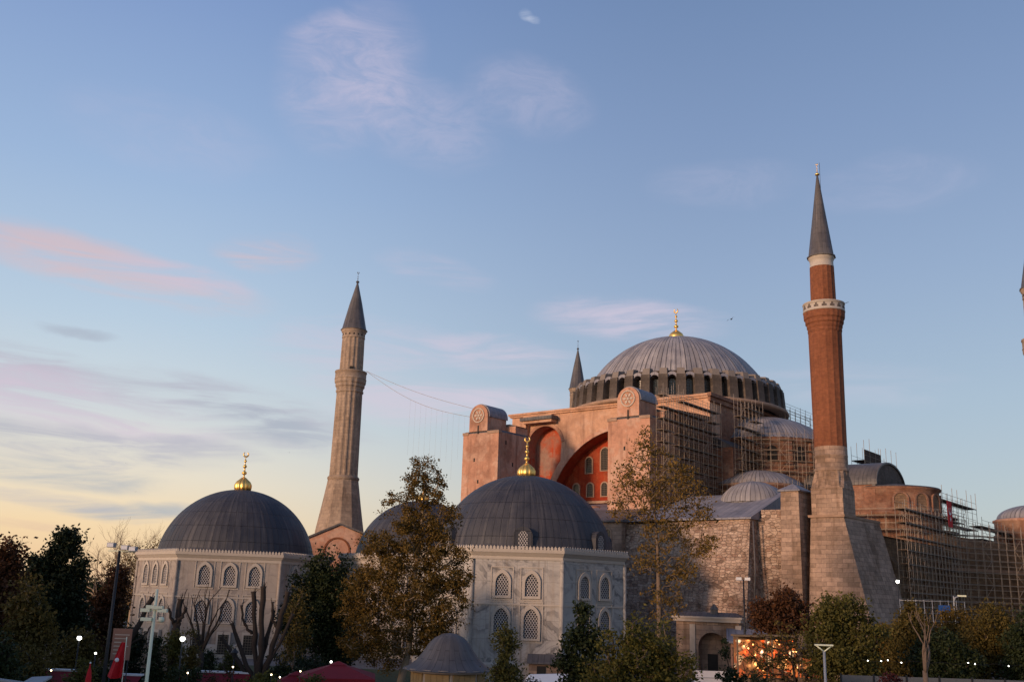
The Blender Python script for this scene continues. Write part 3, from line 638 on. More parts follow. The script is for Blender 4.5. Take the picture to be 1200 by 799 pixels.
for k in range(12):
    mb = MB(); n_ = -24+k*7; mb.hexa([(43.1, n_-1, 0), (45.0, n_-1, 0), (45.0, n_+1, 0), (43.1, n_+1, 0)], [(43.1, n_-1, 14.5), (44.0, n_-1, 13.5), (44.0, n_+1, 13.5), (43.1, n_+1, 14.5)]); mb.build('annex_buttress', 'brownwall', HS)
for z in (5.5, 10.5):
    mb = MB(); mb.box(43.21, 43.5, -29, 62, z, z+.4); mb.build('string_course', 'corn', HS)
mb = MB(); mb.box(-48, -23.01, -34, 36, 0, 15.5, 0, 1); mb.build('west_wing', ['rubble', 'lead_dark'], HS)

# ------------------------------------------------------------------ hotel rows out of view, added to shade the foreground from the sun
def blocker(label, p0, p1, h, mat):
    p0, p1 = Vector((*p0, 0)), Vector((*p1, 0)); L = (p1-p0).length; a = math.atan2((p1-p0).y, (p1-p0).x)
    t = thing('shade_block', label, 'building', p0, a, 'hotel rows added for shade')
    mb = MB(); mb.box(0, L, 0, 14, 0, h); mb.build('wall', mat, t)
    mb = MB(); mb.hexa([(-.5, -.5, h+.01), (L+.5, -.5, h+.01), (L+.5, 14.5, h+.01), (-.5, 14.5, h+.01)], [(2, 5, h+2.2), (L-2, 5, h+2.2), (L-2, 9, h+2.2), (2, 9, h+2.2)]); mb.build('roof', 'redbrick', t)
    k = int(L/4.5)
    for f in range(int(h/3.4)):
        for i in range(k):
            mb = MB(); x = (i+.5)*L/k; z = 1.0+3.4*f
            mb.box(x-.75, x+.75, -.08, .05, z-.1, z+1.9); mb.box(x-.6, x+.6, -.1, -.08, z, z+1.8, 1); mb.build('window', ['graystone', 'darkwin'], t) if f < 3 and i < 12 else None
blocker('hotel row out of view on the west side, added to shade the park, ochre walls', (-60, 43), (-102, 90), 13.5, 'corn')
blocker('hotel row out of view on the south side, added to shade the park, pale walls', (-36, -4), (-72, 36), 13.5, 'graystone')
# ------------------------------------------------------------------ minarets
def octo(r, n, rot=0): return [(r*math.cos(2*math.pi*i/n+rot), r*math.sin(2*math.pi*i/n+rot)) for i in range(n)]
P0 = hw(41.05, -36.2)
BM = thing('brick_minaret', 'tall red brick minaret with white balcony on a flared stone base', 'minaret', P0, -TH)
mb = MB()
mb.hexa([(-2.2, -4.2, 0), (6.6, -4.2, 0), (6.6, 9.0, 0), (-2.2, 9.0, 0)], [(-1.95, -2.2, 18.0), (2.0, -2.2, 18.0), (2.5, 8.2, 18.0), (-1.95, 8.2, 18.0)])
mb.build('flared_base', 'ashlar', BM)
mb = MB(); q = lambda a, z: [(-a, -a-.25, z), (a, -a-.25, z), (a+.4, 8.4, z), (-a, 8.4, z)]
mb.hexa(q(2.15, 18.01), q(2.2, 18.28)); mb.build('base_ledge', 'corn', BM)
mb = MB(); mb.box(-1.9, 1.9, -1.9, 1.9, 18.29, 21.4); mb.build('square_base', 'ashlar', BM)
mb = MB()                                              # draped triangles from the square to the round shaft
n = 32
lo = []; 
for i in range(n):
    a = 2*math.pi*i/n+math.pi/n; k = 1/max(abs(math.cos(a)), abs(math.sin(a))); lo.append((1.95*k*math.cos(a), 1.95*k*math.sin(a), 21.4))
mid = [(p[0]*(.92 if i % 2 else .80), p[1]*(.92 if i % 2 else .80), 22.4) for i, p in enumerate(lo)]
hi = [(1.95*math.cos(2*math.pi*i/n+math.pi/n)*(1 if i % 2 else .95), 1.95*math.sin(2*math.pi*i/n+math.pi/n)*(1 if i % 2 else .95), 23.5) for i in range(n)]
mb.hexa(lo, mid); mb.hexa(mid, hi); mb.build('draped_transition', 'ashlar', BM)
mb = MB(); mb.lathe([(1.98, 23.5), (1.98, 23.8), (1.88, 23.9), (1.88, 25.2), (1.93, 25.25), (1.93, 25.4), (1.87, 25.45), (1.86, 26.4)], 48); mb.build('stone_shaft', 'ashlar', BM)
rid16 = lambda i: 1.0 if i % 3 else 1.03
mb = MB(); mb.lathe([(1.84, 26.4), (1.88, 34), (1.93, 40.6)], 48, ridge=rid16, sm=False); mb.build('brick_shaft', 'redbrick', BM)
mb = MB(); mb.lathe([(1.95, 40.5), (2.02, 40.7), (1.98, 40.95), (2.1, 41.2), (2.1, 41.5), (2.25, 41.7), (2.25, 42.1), (2.4, 42.3), (2.44, 43.05), (2.3, 43.06), (1.4, 43.06)], 48, ridge=lambda i: 1 if i % 2 else 1.02, sm=False); mb.build('balcony_corbel', 'redbrick', BM)
mb = MB(); mb.lathe([(2.40, 43.07), (2.52, 43.1), (2.52, 43.25), (2.46, 43.28), (2.46, 44.05), (2.53, 44.08), (2.53, 44.22), (2.36, 44.22), (2.34, 43.07)], 48)
for k in range(16):
    a = 2*math.pi*k/16; ca, sa = math.cos(a), math.sin(a); f_ = lambda u, v, d: ((2.475-d)*ca-u*sa, (2.475-d)*sa+u*ca, v)
    mb.prism([(-.28, 43.42), (.28, 43.42), (.28, 43.68), (.12, 43.68), (.12, 43.92), (-.12, 43.92), (-.12, 43.68), (-.28, 43.68)], f_, 0, .03, 1)
mb.build('balcony_parapet', ['white_marble', 'drumstone'], BM)
mb = MB(); mb.lathe([(1.48, 43.07), (1.46, 46), (1.42, 49.0)], 48, ridge=rid16, sm=False); mb.build('upper_shaft', 'redbrick', BM)
mb = MB(); mb.lathe([(1.46, 49.0), (1.46, 49.2), (1.42, 49.25), (1.42, 49.85), (1.5, 49.95), (1.6, 50.3)], 40); mb.build('white_band', 'white_marble', BM)
mb = MB(); mb.lathe([(1.6, 50.28), (1.72, 50.3), (1.70, 50.45), (1.5, 50.6), (.78, 56.2), (.10, 61.6)], 36, ridge=lambda i: 1 if i % 3 else 1.035); con = mb.build('cone_roof', 'lead_dark', BM)
mb = MB(); finial(mb, 61.55, .28, .35, 63.2, flute=False); mb.build('finial', 'gold', con)
mb = MB(); mb.tube([(.35, 0, 59.6), (.35, 0, 63.2)], .025, 5); mb.build('lightning_rod', 'blackmetal', con)
mb = MB(); mb.tube([(2.4, 0, 43.9), (3.1, .1, 44.1)], .03, 5); mb.build('balcony_spike', 'blackmetal', BM)

def stone_minaret(loc, label):
    t = thing('stone_minaret', label, 'minaret', loc, R(10), 'grey stone minarets of the basilica')
    mb = MB(); mb.lathe([(4.35, 0), (4.15, 12), (4.0, 17.5), (3.2, 22.0), (2.55, 26.0)], 12, sm=False); mb.build('flared_base', 'minstone', t)
    mb = MB(); mb.lathe([(2.5, 25.9), (2.66, 26.1), (2.68, 26.4), (2.4, 26.7)], 32); mb.build('base_ring', 'minstone', t)
    fl = lambda i: 1 if i % 4 in (0, 1) else .955
    mb = MB(); mb.lathe([(2.38, 26.6), (2.3, 33), (2.2, 40.9)], 64, ridge=fl, sm=False); mb.build('fluted_shaft', 'minstone', t)
    mb = MB(); mb.lathe([(2.2, 40.8), (2.36, 41.0), (2.36, 41.25), (2.25, 41.4), (2.35, 41.8), (2.5, 41.95), (2.5, 42.4), (2.66, 42.6), (2.7, 43.2), (2.3, 43.3)], 64, ridge=lambda i: 1 if i % 4 < 2 else .97, sm=False); mb.build('balcony_corbel', 'minstone', t)
    mb = MB(); mb.lathe([(2.64, 43.21), (2.74, 43.3), (2.66, 43.4), (2.66, 44.4), (2.76, 44.45), (2.74, 44.65), (2.55, 44.65), (2.5, 43.25)], 48); mb.build('balcony_parapet', 'minstone', t)
    mb = MB(); mb.lathe([(2.02, 43.3), (1.98, 47), (1.92, 50.6)], 64, ridge=fl, sm=False); up_ = mb.build('upper_shaft', 'minstone', t)
    mb = MB(); mb.box(-.35, .35, -2.06, -1.8, 43.4, 45.3); mb.build('doorway', 'dark', up_)
    mb = MB(); mb.lathe([(1.95, 50.55), (2.02, 50.7), (1.94, 50.8), (1.95, 51.4), (2.15, 51.7), (2.2, 52.0)], 48)
    for k in range(16):
        a = 2*math.pi*k/16; ca, sa = math.cos(a), math.sin(a)
        mb.prism([(-.13, 50.95), (.13, 50.95), (.13, 51.25), (-.13, 51.25)], lambda u, v, d: ((1.97-d)*ca-u*sa, (1.97-d)*sa+u*ca, v), 0, .05, 1)
    mb.build('cornice_band', ['minstone', 'dark'], t)
    mb = MB(); mb.lathe([(2.2, 51.98), (2.28, 52.0), (2.25, 52.15), (2.05, 52.3), (1.05, 57.0), (.1, 60.9)], 48, ridge=lambda i: 1 if i % 4 else 1.03); con = mb.build('cone_roof', 'lead_dark', t)
    mb = MB(); finial(mb, 60.85, .3, .4, 62.9, flute=False); mb.build('finial', 'lead_dark', con)
    return t
SWM = stone_minaret((-27.65, 168, 0), 'fluted grey stone minaret standing by itself beside the brick gable, cable tied to its balcony')
dup(SWM, (14.35, 209, -.6), R(30), 'stone minaret whose cone peeks up behind the drum of the great dome', scale=(.82, .82, 1))
q = at(1196, 405, 150); dup(SWM, (q.x+3.25, 150, 0), R(20), 'stone minaret at the outer edge of the scaffolded end, only its balcony rim showing', scale=(1, 1, (q.z)/43.6))

# gabled brick building below the minaret
q0, q1 = at(362, 645, 158), at(425, 640, 158)
GB = thing('gabled_building', 'pink brick gabled building with a blind arch at the foot of the grey minaret', 'building', (-26.4, 158, 0), R(4))
gw = 4.2
mb = MB(); mb.prism([(-gw, 0), (gw, 0), (gw, 16.6), (.4, 18.0), (-gw, 15.9)], S_(0), 0, 5.0); mb.build('wall', 'plaster', GB)
mb = MB(); mb.prism([(-gw-.25, 15.75), (.4, 18.0), (gw+.25, 16.65), (gw+.25, 16.9), (.4, 18.3), (-gw-.25, 16.05)], S_(-.3), 0, 5.8); mb.build('roof', 'lead_dark', GB)
mb = MB(); o_ = arch(.2, 9, 4.2, 14.0); i_ = arch(.2, 9, 3.6, 14.0); mb.prism(o_, S_(-.1), 0, .3, 0, holes=[[(p[0], p[1]+.02) for p in i_]]); mb.build('blind_arch', 'redbrick', GB)

# ------------------------------------------------------------------ tombs
def tomb(name, label, loc, n, side, rot, zc, cols, rows, Rd, rise, fin, vis, mat, doors=True, skipcols=()):
    t = thing(name, label, 'tomb', loc, R(rot), 'domed marble tombs')      # local: face 0 looks along -y
    ap = side/2/math.tan(math.pi/n); cr = side/2/math.sin(math.pi/n)
    poly = lambda o, z: [((cr+o)*math.cos(2*math.pi*(i-.5)/n-math.pi/2), (cr+o)*math.sin(2*math.pi*(i-.5)/n-math.pi/2), z) for i in range(n)]
    mb = MB(); mb.hexa(poly(0, 0), poly(0, zc-.7)); wall = mb.build('wall', mat, t)
    mb = MB(); mb.hexa(poly(.35, 0), poly(.3, 1.3)); mb.hexa(poly(.3, 1.3), poly(.05, 1.5)); mb.build('plinth', 'white_marble', t)
    mb = MB(); mb.hexa(poly(.10, zc*.56), poly(.10, zc*.56+.16)); mb.build('string_course', 'white_marble', t)
    mb = MB()
    mb.hexa(poly(.10, zc-1.05), poly(.12, zc-.9)); mb.hexa(poly(.06, zc-.9), poly(.06, zc-.701)); mb.hexa(poly(.12, zc-.7), poly(.42, zc-.35)); mb.hexa(poly(.5, zc-.35), poly(.55, zc-.02))
    cor = mb.build('cornice', 'white_marble', t)
    # cresting: a palmette every 0.35 m along each edge, all part of the cornice's ornament
    mb = MB(); P = poly(.5, zc)
    for i in range(n):
        a, b_ = Vector(P[i]), Vector(P[(i+1) % n]); L = (b_-a).length; d = (b_-a)/L; nn = d.cross(Vector((0, 0, 1))); k = int(L/.36)
        for j in range(k):
            c = a+d*((j+.5)*L/k)-nn*.08
            f_ = lambda u, v, dd: tuple(c+d*u-nn*dd+Vector((0, 0, v)))
            mb.prism([(-.13, -.03), (.13, -.03), (.14, .18), (0, .36), (-.14, .18)], f_, 0, .10)
    mb.build('cresting', 'white_marble', cor)
    # corner shafts
    for i in range(n):
        p = Vector(poly(.0, 0)[i]); mb = MB(); mb.lathe([(.22, 1.4), (.22, zc-1.06)], 10, (p.x, p.y)); mb.build('corner_shaft', mat, t)
    # windows
    for fc in vis:
        a = 2*math.pi*fc/n
        if True:
            for cx in cols:
                for (z0, zs, w) in rows:
                    mb = MB(); o_ = arch(cx, z0-.22, w+.5, zs+.05, 16, .5); i_ = arch(cx, z0, w, zs, 16, .5)
                    mb.prism(o_, S_(-ap-.20), 0, .3, 0, holes=[i_]); mb.prism(i_, S_(-ap-.02), 0, .1, 1)
                    fr = [(cx-w/2-.5, z0-.45), (cx+w/2+.5, z0-.45), (cx+w/2+.5, zs+w*.95+.35), (cx-w/2-.5, zs+w*.95+.35)]
                    fi = [(cx-w/2-.4, z0-.35), (cx+w/2+.4, z0-.35), (cx+w/2+.4, zs+w*.95+.25), (cx-w/2-.4, zs+w*.95+.25)]
                    mb.prism(fr, S_(-ap-.06), 0, .2, 2, holes=[fi])
                    o = mb.build('window', ['white_marble', 'lattice', 'white_marble'], t); o.rotation_euler.z = a
                if doors:
                    mb = MB(); mb.box(cx-.8, cx+.8, -ap-.42, -ap-.1, .25, 2.9, 0); mb.box(cx-.6, cx+.6, -ap-.45, -ap-.40, .4, 2.6, 1)
                    o = mb.build('lower_window', ['white_marble', 'darkwin'], t); o.rotation_euler.z = a
    Rs = (Rd*Rd+rise*rise)/(2*rise); z0 = zc-.2; cz = z0+rise-Rs
    a0 = math.asin((z0-cz)/Rs)
    prof = [(Rd+.25, z0-.25), (Rd+.28, z0+.1)] + [(Rs*math.cos(x), cz+Rs*math.sin(x)) for x in np.linspace(a0+.02, math.pi/2-.02, 22)] + [(.05, cz+Rs)]
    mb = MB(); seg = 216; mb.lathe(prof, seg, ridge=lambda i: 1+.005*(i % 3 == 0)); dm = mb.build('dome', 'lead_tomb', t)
    mb = MB(); mb.hexa(poly(.3, zc-.02), [(Rd*.98*p[0]/cr, Rd*.98*p[1]/cr, zc+.12) for p in poly(0, 0)]); mb.build('dome_skirt', 'lead_tomb', t)
    mb = MB(); zt = z0+rise-.1; finial(mb, zt, fin[0], fin[1], fin[2]); mb.build('finial', 'gold', dm)
    return t, dm, Rd, z0
c = at(613, 700, 116)
T1, dm, Rd, z0 = tomb('octagonal_tomb', 'octagonal veined marble tomb with lattice windows and dark dome, nearest to the red arch', (c.x, 116.2, 0), 8, 9.3, -4.5, 12.75, (-1.52, 1.52), ((8.05, 9.35, 1.35), (3.95, 5.8, 1.45)), 10.15, 9.1, (1.0, 1.55, 26.3), (6, 7, 0, 1, 2), 'marble', False)
for dg in (-92, -38, -146, 16, 70, 124):
    mb = MB(); r0 = Rd-.55
    f_ = lambda u, v, d: (r0+.75-d, u, v)
    mb.prism(arch(0, z0+.1, 2.0, z0+1.6, 16), f_, 0, 3.0, 0); mb.prism(arch(0, z0+.35, 1.05, z0+1.5, 14, .3), f_, -.04, .1, 1)
    o = mb.build('dormer', ['lead_tomb', 'lattice'], dm); o.rotation_euler.z = R(dg+4.5)
mb = MB(); mb.box(1.5, 5.2, -12.4, -11.2, 0, 1.6, 0); mb.hexa([(1.3, -12.7, 1.6), (5.4, -12.7, 1.6), (5.4, -11.2, 1.6), (1.3, -11.2, 1.6)], [(1.3, -12.7, 1.7), (5.4, -12.7, 1.7), (5.4, -11.2, 2.5), (1.3, -11.2, 2.5)], 1); mb.box(2.3, 3.2, -12.45, -12.3, .2, 1.4, 2); mb.build('low_annex', ['ashlar', 'lead_dark', 'dark'], T1)
c = at(273, 690, 132.4)
tomb('hexagonal_tomb', 'hexagonal pale tomb with triple lattice windows behind the bare pollards', (c.x, 132.4, 0), 6, 12.0, 11, 12.0, (-2.75, .15, 3.05), ((8.2, 9.6, 1.3), (4.0, 5.5, 1.4)), 9.85, 8.7, (1.05, 1.75, 25.6), (5, 0, 1), 'marble2')
c = at(490, 690, 141)
tomb('octagonal_tomb', 'tomb with a dark dome half hidden behind the golden plane tree', (c.x, 141, 0), 8, 8.4, 0, 12.6, (-1.5, 1.5), ((8.0, 9.3, 1.35), (4, 5.6, 1.4)), 8.9, 8.2, (.8, 1.2, 24.2), (7, 0, 1), 'marble2')

# lead roofed fountain kiosk
KP = gx(527, 72)
KS = thing('fountain_kiosk', 'low boarded kiosk under a flaring lead roof beside the veined marble tomb', 'kiosk', KP, R(8))
mb = MB(); mb.lathe([(3.1, 3.0), (3.02, 3.1), (2.6, 3.28), (2.15, 3.65), (1.75, 4.15), (1.4, 4.7), (1.0, 5.1), (.5, 5.35), (.03, 5.42)], 48, ridge=lambda i: 1+.02*(i % 3 == 0)); mb.build('roof', 'lead_dark', KS)
mb = MB(); mb.lathe([(2.5, 0), (2.5, 3.0)], 8, sm=False); mb.lathe([(2.7, 2.85), (3.05, 3.0), (3.06, 3.1)], 24); mb.build('wall', 'graystone', KS)
for k in range(8):
    a = 2*math.pi*(k+.5)/8; mb = MB(); mb.box(2.33, 2.40, -.85, .85, 1.95, 2.85); 
    for j in range(4): mb.box(2.40, 2.42, -.82+j*.42, -.44+j*.42, 2.0, 2.8)
    o = mb.build('board_panel', 'wood', KS); o.rotation_euler.z = a
mb = MB(); mb.lathe([(2.62, .2), (2.62, 1.8)], 8, sm=False); mb.build('white_band', 'white', KS)
mb = MB(); mb.box(-.2, 1.2, -2.75, -2.6, .5, 1.75); mb.build('blue_panel', 'blue', KS)

# gate portal
q = at(829, 745, 112); GP = thing('arched_gate', 'small stone gate with a round arch and corner pilasters below the battered wall', 'gate', (q.x, 112, 0), R(-22))
W2 = 3.4
mb = MB(); i_ = arch(.5, .02, 3.0, 3.4, 20); mb.prism([(-W2, 0), (W2, 0), (W2, 6.0), (-W2, 6.0)], S_(0), 0, 2.4, 0, holes=[i_]); mb.build('wall', 'ashlar', GP)
mb = MB(); mb.box(-W2, W2, 1.6, 2.39, .02, 5); mb.box(-.3, .8, 1.55, 1.62, .02, 2.6, 1); mb.build('back_wall', ['ashlar', 'dark'], GP)
for x in (-1.9, W2-.35): mb = MB(); mb.box(x, x+.6, -.18, 0, 0, 5.7); mb.build('pilaster', 'graystone', GP)
mb = MB(); mb.box(-W2-.25, W2+.25, -.4, 2.6, 6.0, 6.35); mb.box(-W2-.4, W2+.4, -.55, 2.6, 6.35, 6.55); mb.build('cornice', 'graystone', GP)
mb = MB(); mb.hexa([(-W2-.4, -.5, 6.56), (W2+.4, -.5, 6.56), (W2+.4, 2.6, 6.56), (-W2-.4, 2.6, 6.56)], [(-W2+.5, .6, 7.0), (W2-.5, .6, 7.0), (W2-.5, 1.4, 7.0), (-W2+.5, 1.4, 7.0)]); mb.box(.35, 1.05, .2, .8, 6.7, 7.3, 0); mb.hexa([(.25, .1, 7.3), (1.15, .1, 7.3), (1.15, .9, 7.3), (.25, .9, 7.3)], [(.65, .45, 7.9), (.75, .45, 7.9), (.75, .55, 7.9), (.65, .55, 7.9)]); mb.build('roof', 'lead_dark', GP)
q = at(872, 742, 108); SB = thing('guard_hut', 'small pink hut with a pale sheet roof beside the arched gate', 'hut', (q.x, 108, 0), R(-12))
mb = MB(); mb.box(-1.4, 2.2, 0, 2.5, 0, 4.0); mb.build('wall', 'plaster', SB)
mb = MB(); mb.hexa([(-1.8, -.5, 4.01), (2.5, -.5, 4.01), (2.5, 2.8, 4.01), (-1.8, 2.8, 4.01)], [(-1.8, -.5, 4.2), (2.5, -.5, 4.2), (2.5, 2.8, 5.4), (-1.8, 2.8, 5.4)]); mb.build('roof', 'lead_roof', SB)
mb = MB(); mb.box(-1.2, -.5, -.06, .02, 1.5, 3.6); mb.build('window', 'dark', SB)

# small domed building far behind the annex
q = at(1196, 620, 176); DB = thing('round_building', 'orange plastered round building with a low grey dome and small arcade behind the scaffolding', 'building', (q.x+2.5, 176, 0))
mb = MB(); mb.lathe([(6.4, 0), (6.4, 23.2), (6.65, 23.3), (6.65, 23.6), (6.2, 23.8)], 64); mb.build('wall', 'plaster', DB)
mb = MB(); mb.lathe([(6.3, 23.75)]+[(5.9*math.cos(a), 23.8+2.6*math.sin(a)) for a in np.linspace(0, math.pi/2-.02, 12)], 64, ridge=lambda i: 1+.01*(i % 4 == 0)); mb.build('dome', 'lead_hs', DB)
for k in range(12):
    mb = MB(); o_ = arch(0, 17.5, 1.9, 20.2); i_ = arch(0, 17.52, 1.4, 20.2); f_ = lambda u, v, d: (6.6-d, u, v)
    mb.prism(o_, f_, 0, .5, 0, holes=[i_]); mb.prism(i_, lambda u, v, d: (6.43-d, u, v), 0, .2, 1); o = mb.build('arcade_arch', ['corn', 'redbrick'], DB); o.rotation_euler.z = R(30*k-95)

# ------------------------------------------------------------------ scaffolding
def scaffold(label, path, z0, z1, width=1.1, lift=2.0, decks=None, r=.038, ext=(.3, 1.4), base=None, skip=0, brace=4, net=None):
    """path: (e, n) stations in the basilica's axes; outer row offset to the station's outside"""
    o = hw(*path[0]); t = thing('scaffold', label, 'scaffolding', (o.x, o.y, base or 0), -TH, 'steel tube scaffolds')
    b0 = base or 0; e0, n0 = path[0]
    P = [Vector((e-e0, n-n0, 0)) for e, n in path]; N = []
    for i in range(len(P)):
        d = (P[min(i+1, len(P)-1)]-P[max(i-1, 0)]).normalized(); N.append(Vector((d.y, -d.x, 0)))
    rows = [P, [p+nn*width for p, nn in zip(P, N)]]
    meshes = {}
    for ri, row in enumerate(rows):
        for i, p in enumerate(row):
            h = round((z1+rng.uniform(*ext))*2)/2
            if h not in meshes:
                mb = MB(); mb.tube([(0, 0, z0-b0), (0, 0, h-b0)], r, 5); ob = mb.build('upright', 'steel', t); meshes[h] = ob
            else:
                ob = meshes[h].copy(); COL.objects.link(ob)
            ob.location = p
    z = z0+lift; k = 0
    while z <= z1+.01:
        for row in rows:
            mb = MB(); mb.tube([p+Vector((0, 0, z-b0)) for p in row], r*.85, 5)
            mb.tube([p+Vector((0, 0, z-b0+1.0)) for p in row], r*.7, 5); mb.build('ledger', 'steel', t)
        if decks is None or k in decks:
            mb = MB()
            for i in range(len(P)-1):
                if rng.random() < skip:
                    if mb.f: mb.build('deck', 'plank', t); mb = MB()
                    continue
                a, b_, c_, d_ = rows[0][i], rows[0][i+1], rows[1][i+1], rows[1][i]
                lo = [tuple(v+Vector((0, 0, z-b0+.06))) for v in (d_, c_, b_, a)]; hi = [(x, y, zz+.07) for x, y, zz in lo]
                mb.hexa(lo, hi)
            if mb.f: mb.build('deck', 'plank', t)
        z += lift; k += 1
    for (i0, i1, za, zb) in (net or ()):
        mb = MB()
        for i in range(i0, i1): mb.face([rows[1][i]+Vector((0, 0, za-b0)), rows[1][i+1]+Vector((0, 0, za-b0)), rows[1][i+1]+Vector((0, 0, zb-b0)), rows[1][i]+Vector((0, 0, zb-b0))])
        mb.build('debris_net', 'net', t)
    for i in range(0, len(P)-1, brace):
        z = z0; mb = MB(); nb = 0
        while z+lift <= z1:
            a, b_ = (rows[1][i], rows[1][i+1]) if int((z-z0)/lift) % 2 == 0 else (rows[1][i+1], rows[1][i])
            mb.tube([a+Vector((0, 0, z-b0)), b_+Vector((0, 0, z+lift-b0))], r*.7, 4); z += lift; nb += 1
        if nb: mb.build('brace', 'steel', t)
    return t
line = lambda a, b_, k: [(a[0]+(b_[0]-a[0])*i/k, a[1]+(b_[1]-a[1])*i/k) for i in range(k+1)]
arcp = lambda c, r, a0, a1, k: [(c[0]+r*math.cos(R(a0+(a1-a0)*i/k)), c[1]+r*math.sin(R(a0+(a1-a0)*i/k))) for i in range(k+1)]
def hs_en(x, y):
    d = Vector((x, y, 0))-HSO; return (d.dot(HSE), d.dot(HSN))
W0, W1 = hs_en(60.5, 142.5), hs_en(86, 152.5); wd = Vector((W1[0]-W0[0], W1[1]-W0[1], 0)).normalized(); wn = Vector((-wd.y, wd.x, 0))
wp = lambda t_, o_, z: (W0[0]+wd.x*t_-wn.x*o_*-1, W0[1]+wd.y*t_+wn.y*o_, z)
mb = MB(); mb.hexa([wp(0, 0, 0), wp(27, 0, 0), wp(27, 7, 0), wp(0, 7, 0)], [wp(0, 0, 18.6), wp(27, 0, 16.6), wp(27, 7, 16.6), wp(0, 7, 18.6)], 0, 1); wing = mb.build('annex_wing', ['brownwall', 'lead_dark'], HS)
for z in (4.5, 9, 13.5):
    mb = MB(); mb.hexa([wp(0, -.35, z), wp(27, -.35, z), wp(27, -.01, z), wp(0, -.01, z)], [wp(0, -.25, z+.4), wp(27, -.25, z+.4), wp(27, -.01, z+.4), wp(0, -.01, z+.4)]); mb.build('string_course', 'corn', wing)
scaffold('long tall scaffold of many lifts in front of the dark annex wall below the apse', line((45.2, -27), (45.2, -1), 17), 0, 20.0, 1.2, 1.65, r=.037, ext=(.3, 1.2))
pA, pB = hs_en(60.8, 140.2), hs_en(87, 150.5)
scaffold('wide scaffold with brown plank lifts across the annex wing towards the photo edge', line(pA, pB, 19), 0, 18.9, 1.2, 1.65, r=.037, ext=(.2, 1.6))
scaffold('scaffold with plank decks wrapped round the curved apse below its blind arches', arcp(AC, 7.6, -125, 60, 12), 16.8, 20.9, 1.3, 2.0, base=16.8, ext=(.2, .6))
n0_, zt_ = on_e(1090, 570, 41.0); n1_, _ = on_e(1130, 575, 41.0)
scaffold('narrow scaffold tower rising above the annex beside the apse', line((41.0, n0_), (41.0, n1_), 7), 17, 24.5, 1.6, 1.7, decks=(1, 3), base=17, ext=(.3, 2.0))
n0_, zt_ = on_e(1135, 612, 42.0); n1_, _ = on_e(1172, 612, 42.0)
scaffold('low open scaffold with a rail on the annex roof near the round building', line((42.0, n0_), (42.0, n1_), 5), 17, 21, 2.0, 2.0, base=17, ext=(.5, 1.5))
scaffold('scaffold climbing the flank of the pink buttress behind the yellowing tree', line((16.7, -35.5), (16.7, -18.5), 12), 19.3, 36.2, 1.1, 1.6, base=19.3, ext=(.2, 1.2), skip=.15, r=.03)
scaffold('scaffold against the brick face just under the great dome', line((19.3, -17.2), (19.3, -9.5), 6), 19, 37.2, 1.1, 1.6, base=19, ext=(.2, 1.2), skip=.2, r=.03)
scaffold('scaffold curving round the half dome and its brick drum', arcp((15.9, 0), 12.0, -78, 62, 24), 21, 33.2, 1.1, 1.6, base=21, ext=(.2, .8), skip=.2, r=.03)
scaffold('low scaffold ringing the side half dome above the small lead dome', arcp((20.6, -12.2), 7.2, -115, 10, 11), 18.9, 25.0, 1.0, 1.6, base=18.9, ext=(.2, .8), skip=.3, r=.03)
scaffold('little roof scaffold on the skyline between dome and brick minaret', line((17.2, 4), (17.2, 17), 6), 37.6, 40.0, 1.0, 1.1, decks=(), base=37.6, ext=(.2, 1.0))
n0_, z0_ = on_e(998, 540, 25); n1_, _ = on_e(1036, 540, 25)
scaffold('roof scaffold with dark netted deck behind the barrel vault', line((25, n0_), (25, n1_), 6), 24, z0_+1.6, 2.2, 2.0, base=24, ext=(.8, 2.6), net=[(0, 5, z0_-2.5, z0_+.6), (0, 3, z0_+.6, z0_+1.9)])

# banner
n0_, z1_ = on_e(1112, 587, 47.1); _, z0_ = on_e(1112, 617, 47.1)
pb = hw(47.1, n0_, z0_); BN = thing('flag_banner', 'tall red hanging banner with white crescent and star on the scaffold', 'banner', pb, -TH)
H_ = z1_-z0_; mb = MB(); mb.prism([(-1.0, 0), (1.0, 0), (1.0, H_), (-1.0, H_)], lambda u, v, d: (-d+.04*math.sin(v*2), u, v), 0, .03); mb.build('cloth', 'flagred', BN)
cres = [(.55*math.cos(a), H_*.62+.55*math.sin(a)) for a in np.linspace(.6, 2*math.pi-.6, 20)] + [(.14+.43*math.cos(a), H_*.62+.43*math.sin(a)) for a in np.linspace(2*math.pi-.75, .75, 20)]
E2 = lambda u, v, d: (.06-d, v-H_*.62, H_*.62+u)          # turned upright for a hanging banner
mb = MB(); mb.prism(cres, E2, 0, .02); mb.build('crescent', 'white', BN)
star = [((.34 if k % 2 == 0 else .14)*math.sin(k*math.pi/5), H_*.62-1.1+(.34 if k % 2 == 0 else .14)*math.cos(k*math.pi/5)) for k in range(10)]
mb = MB(); mb.prism(star, lambda u, v, d: (.06-d, u, v), 0, .02); mb.build('star', 'white', BN)

# mahya cables
a_ = Vector((-25.0, 168, 44.9)); 
for k, (end, sag) in enumerate(((hw(-16.8, -34, 36.6), .6), (hw(-16.9, -35.6, 35.2), 1.5))):
    CB = tag(thing('festoon_cable', 'x', 'cable', a_), 'upper festoon cable from stone minaret balcony to pink buttress' if k == 0 else 'lower sagging festoon cable from stone minaret balcony to pink buttress', 'cable', 'festoon cables')
    pts = [(a_.lerp(end, i/20)-a_)+Vector((0, 0, -sag*math.sin(math.pi*i/20))) for i in range(21)]
    mb = MB(); mb.tube(pts, .028, 5); mb.build('wire', 'steel', CB)
    if k == 1:
        for i in range(9, 20):
            mb = MB(); p = pts[i]; mb.tube([p, p-Vector((0, 0, 9+rng.uniform(-2, 2)))], .008, 4); mb.build('drop_strand', 'steel', CB)

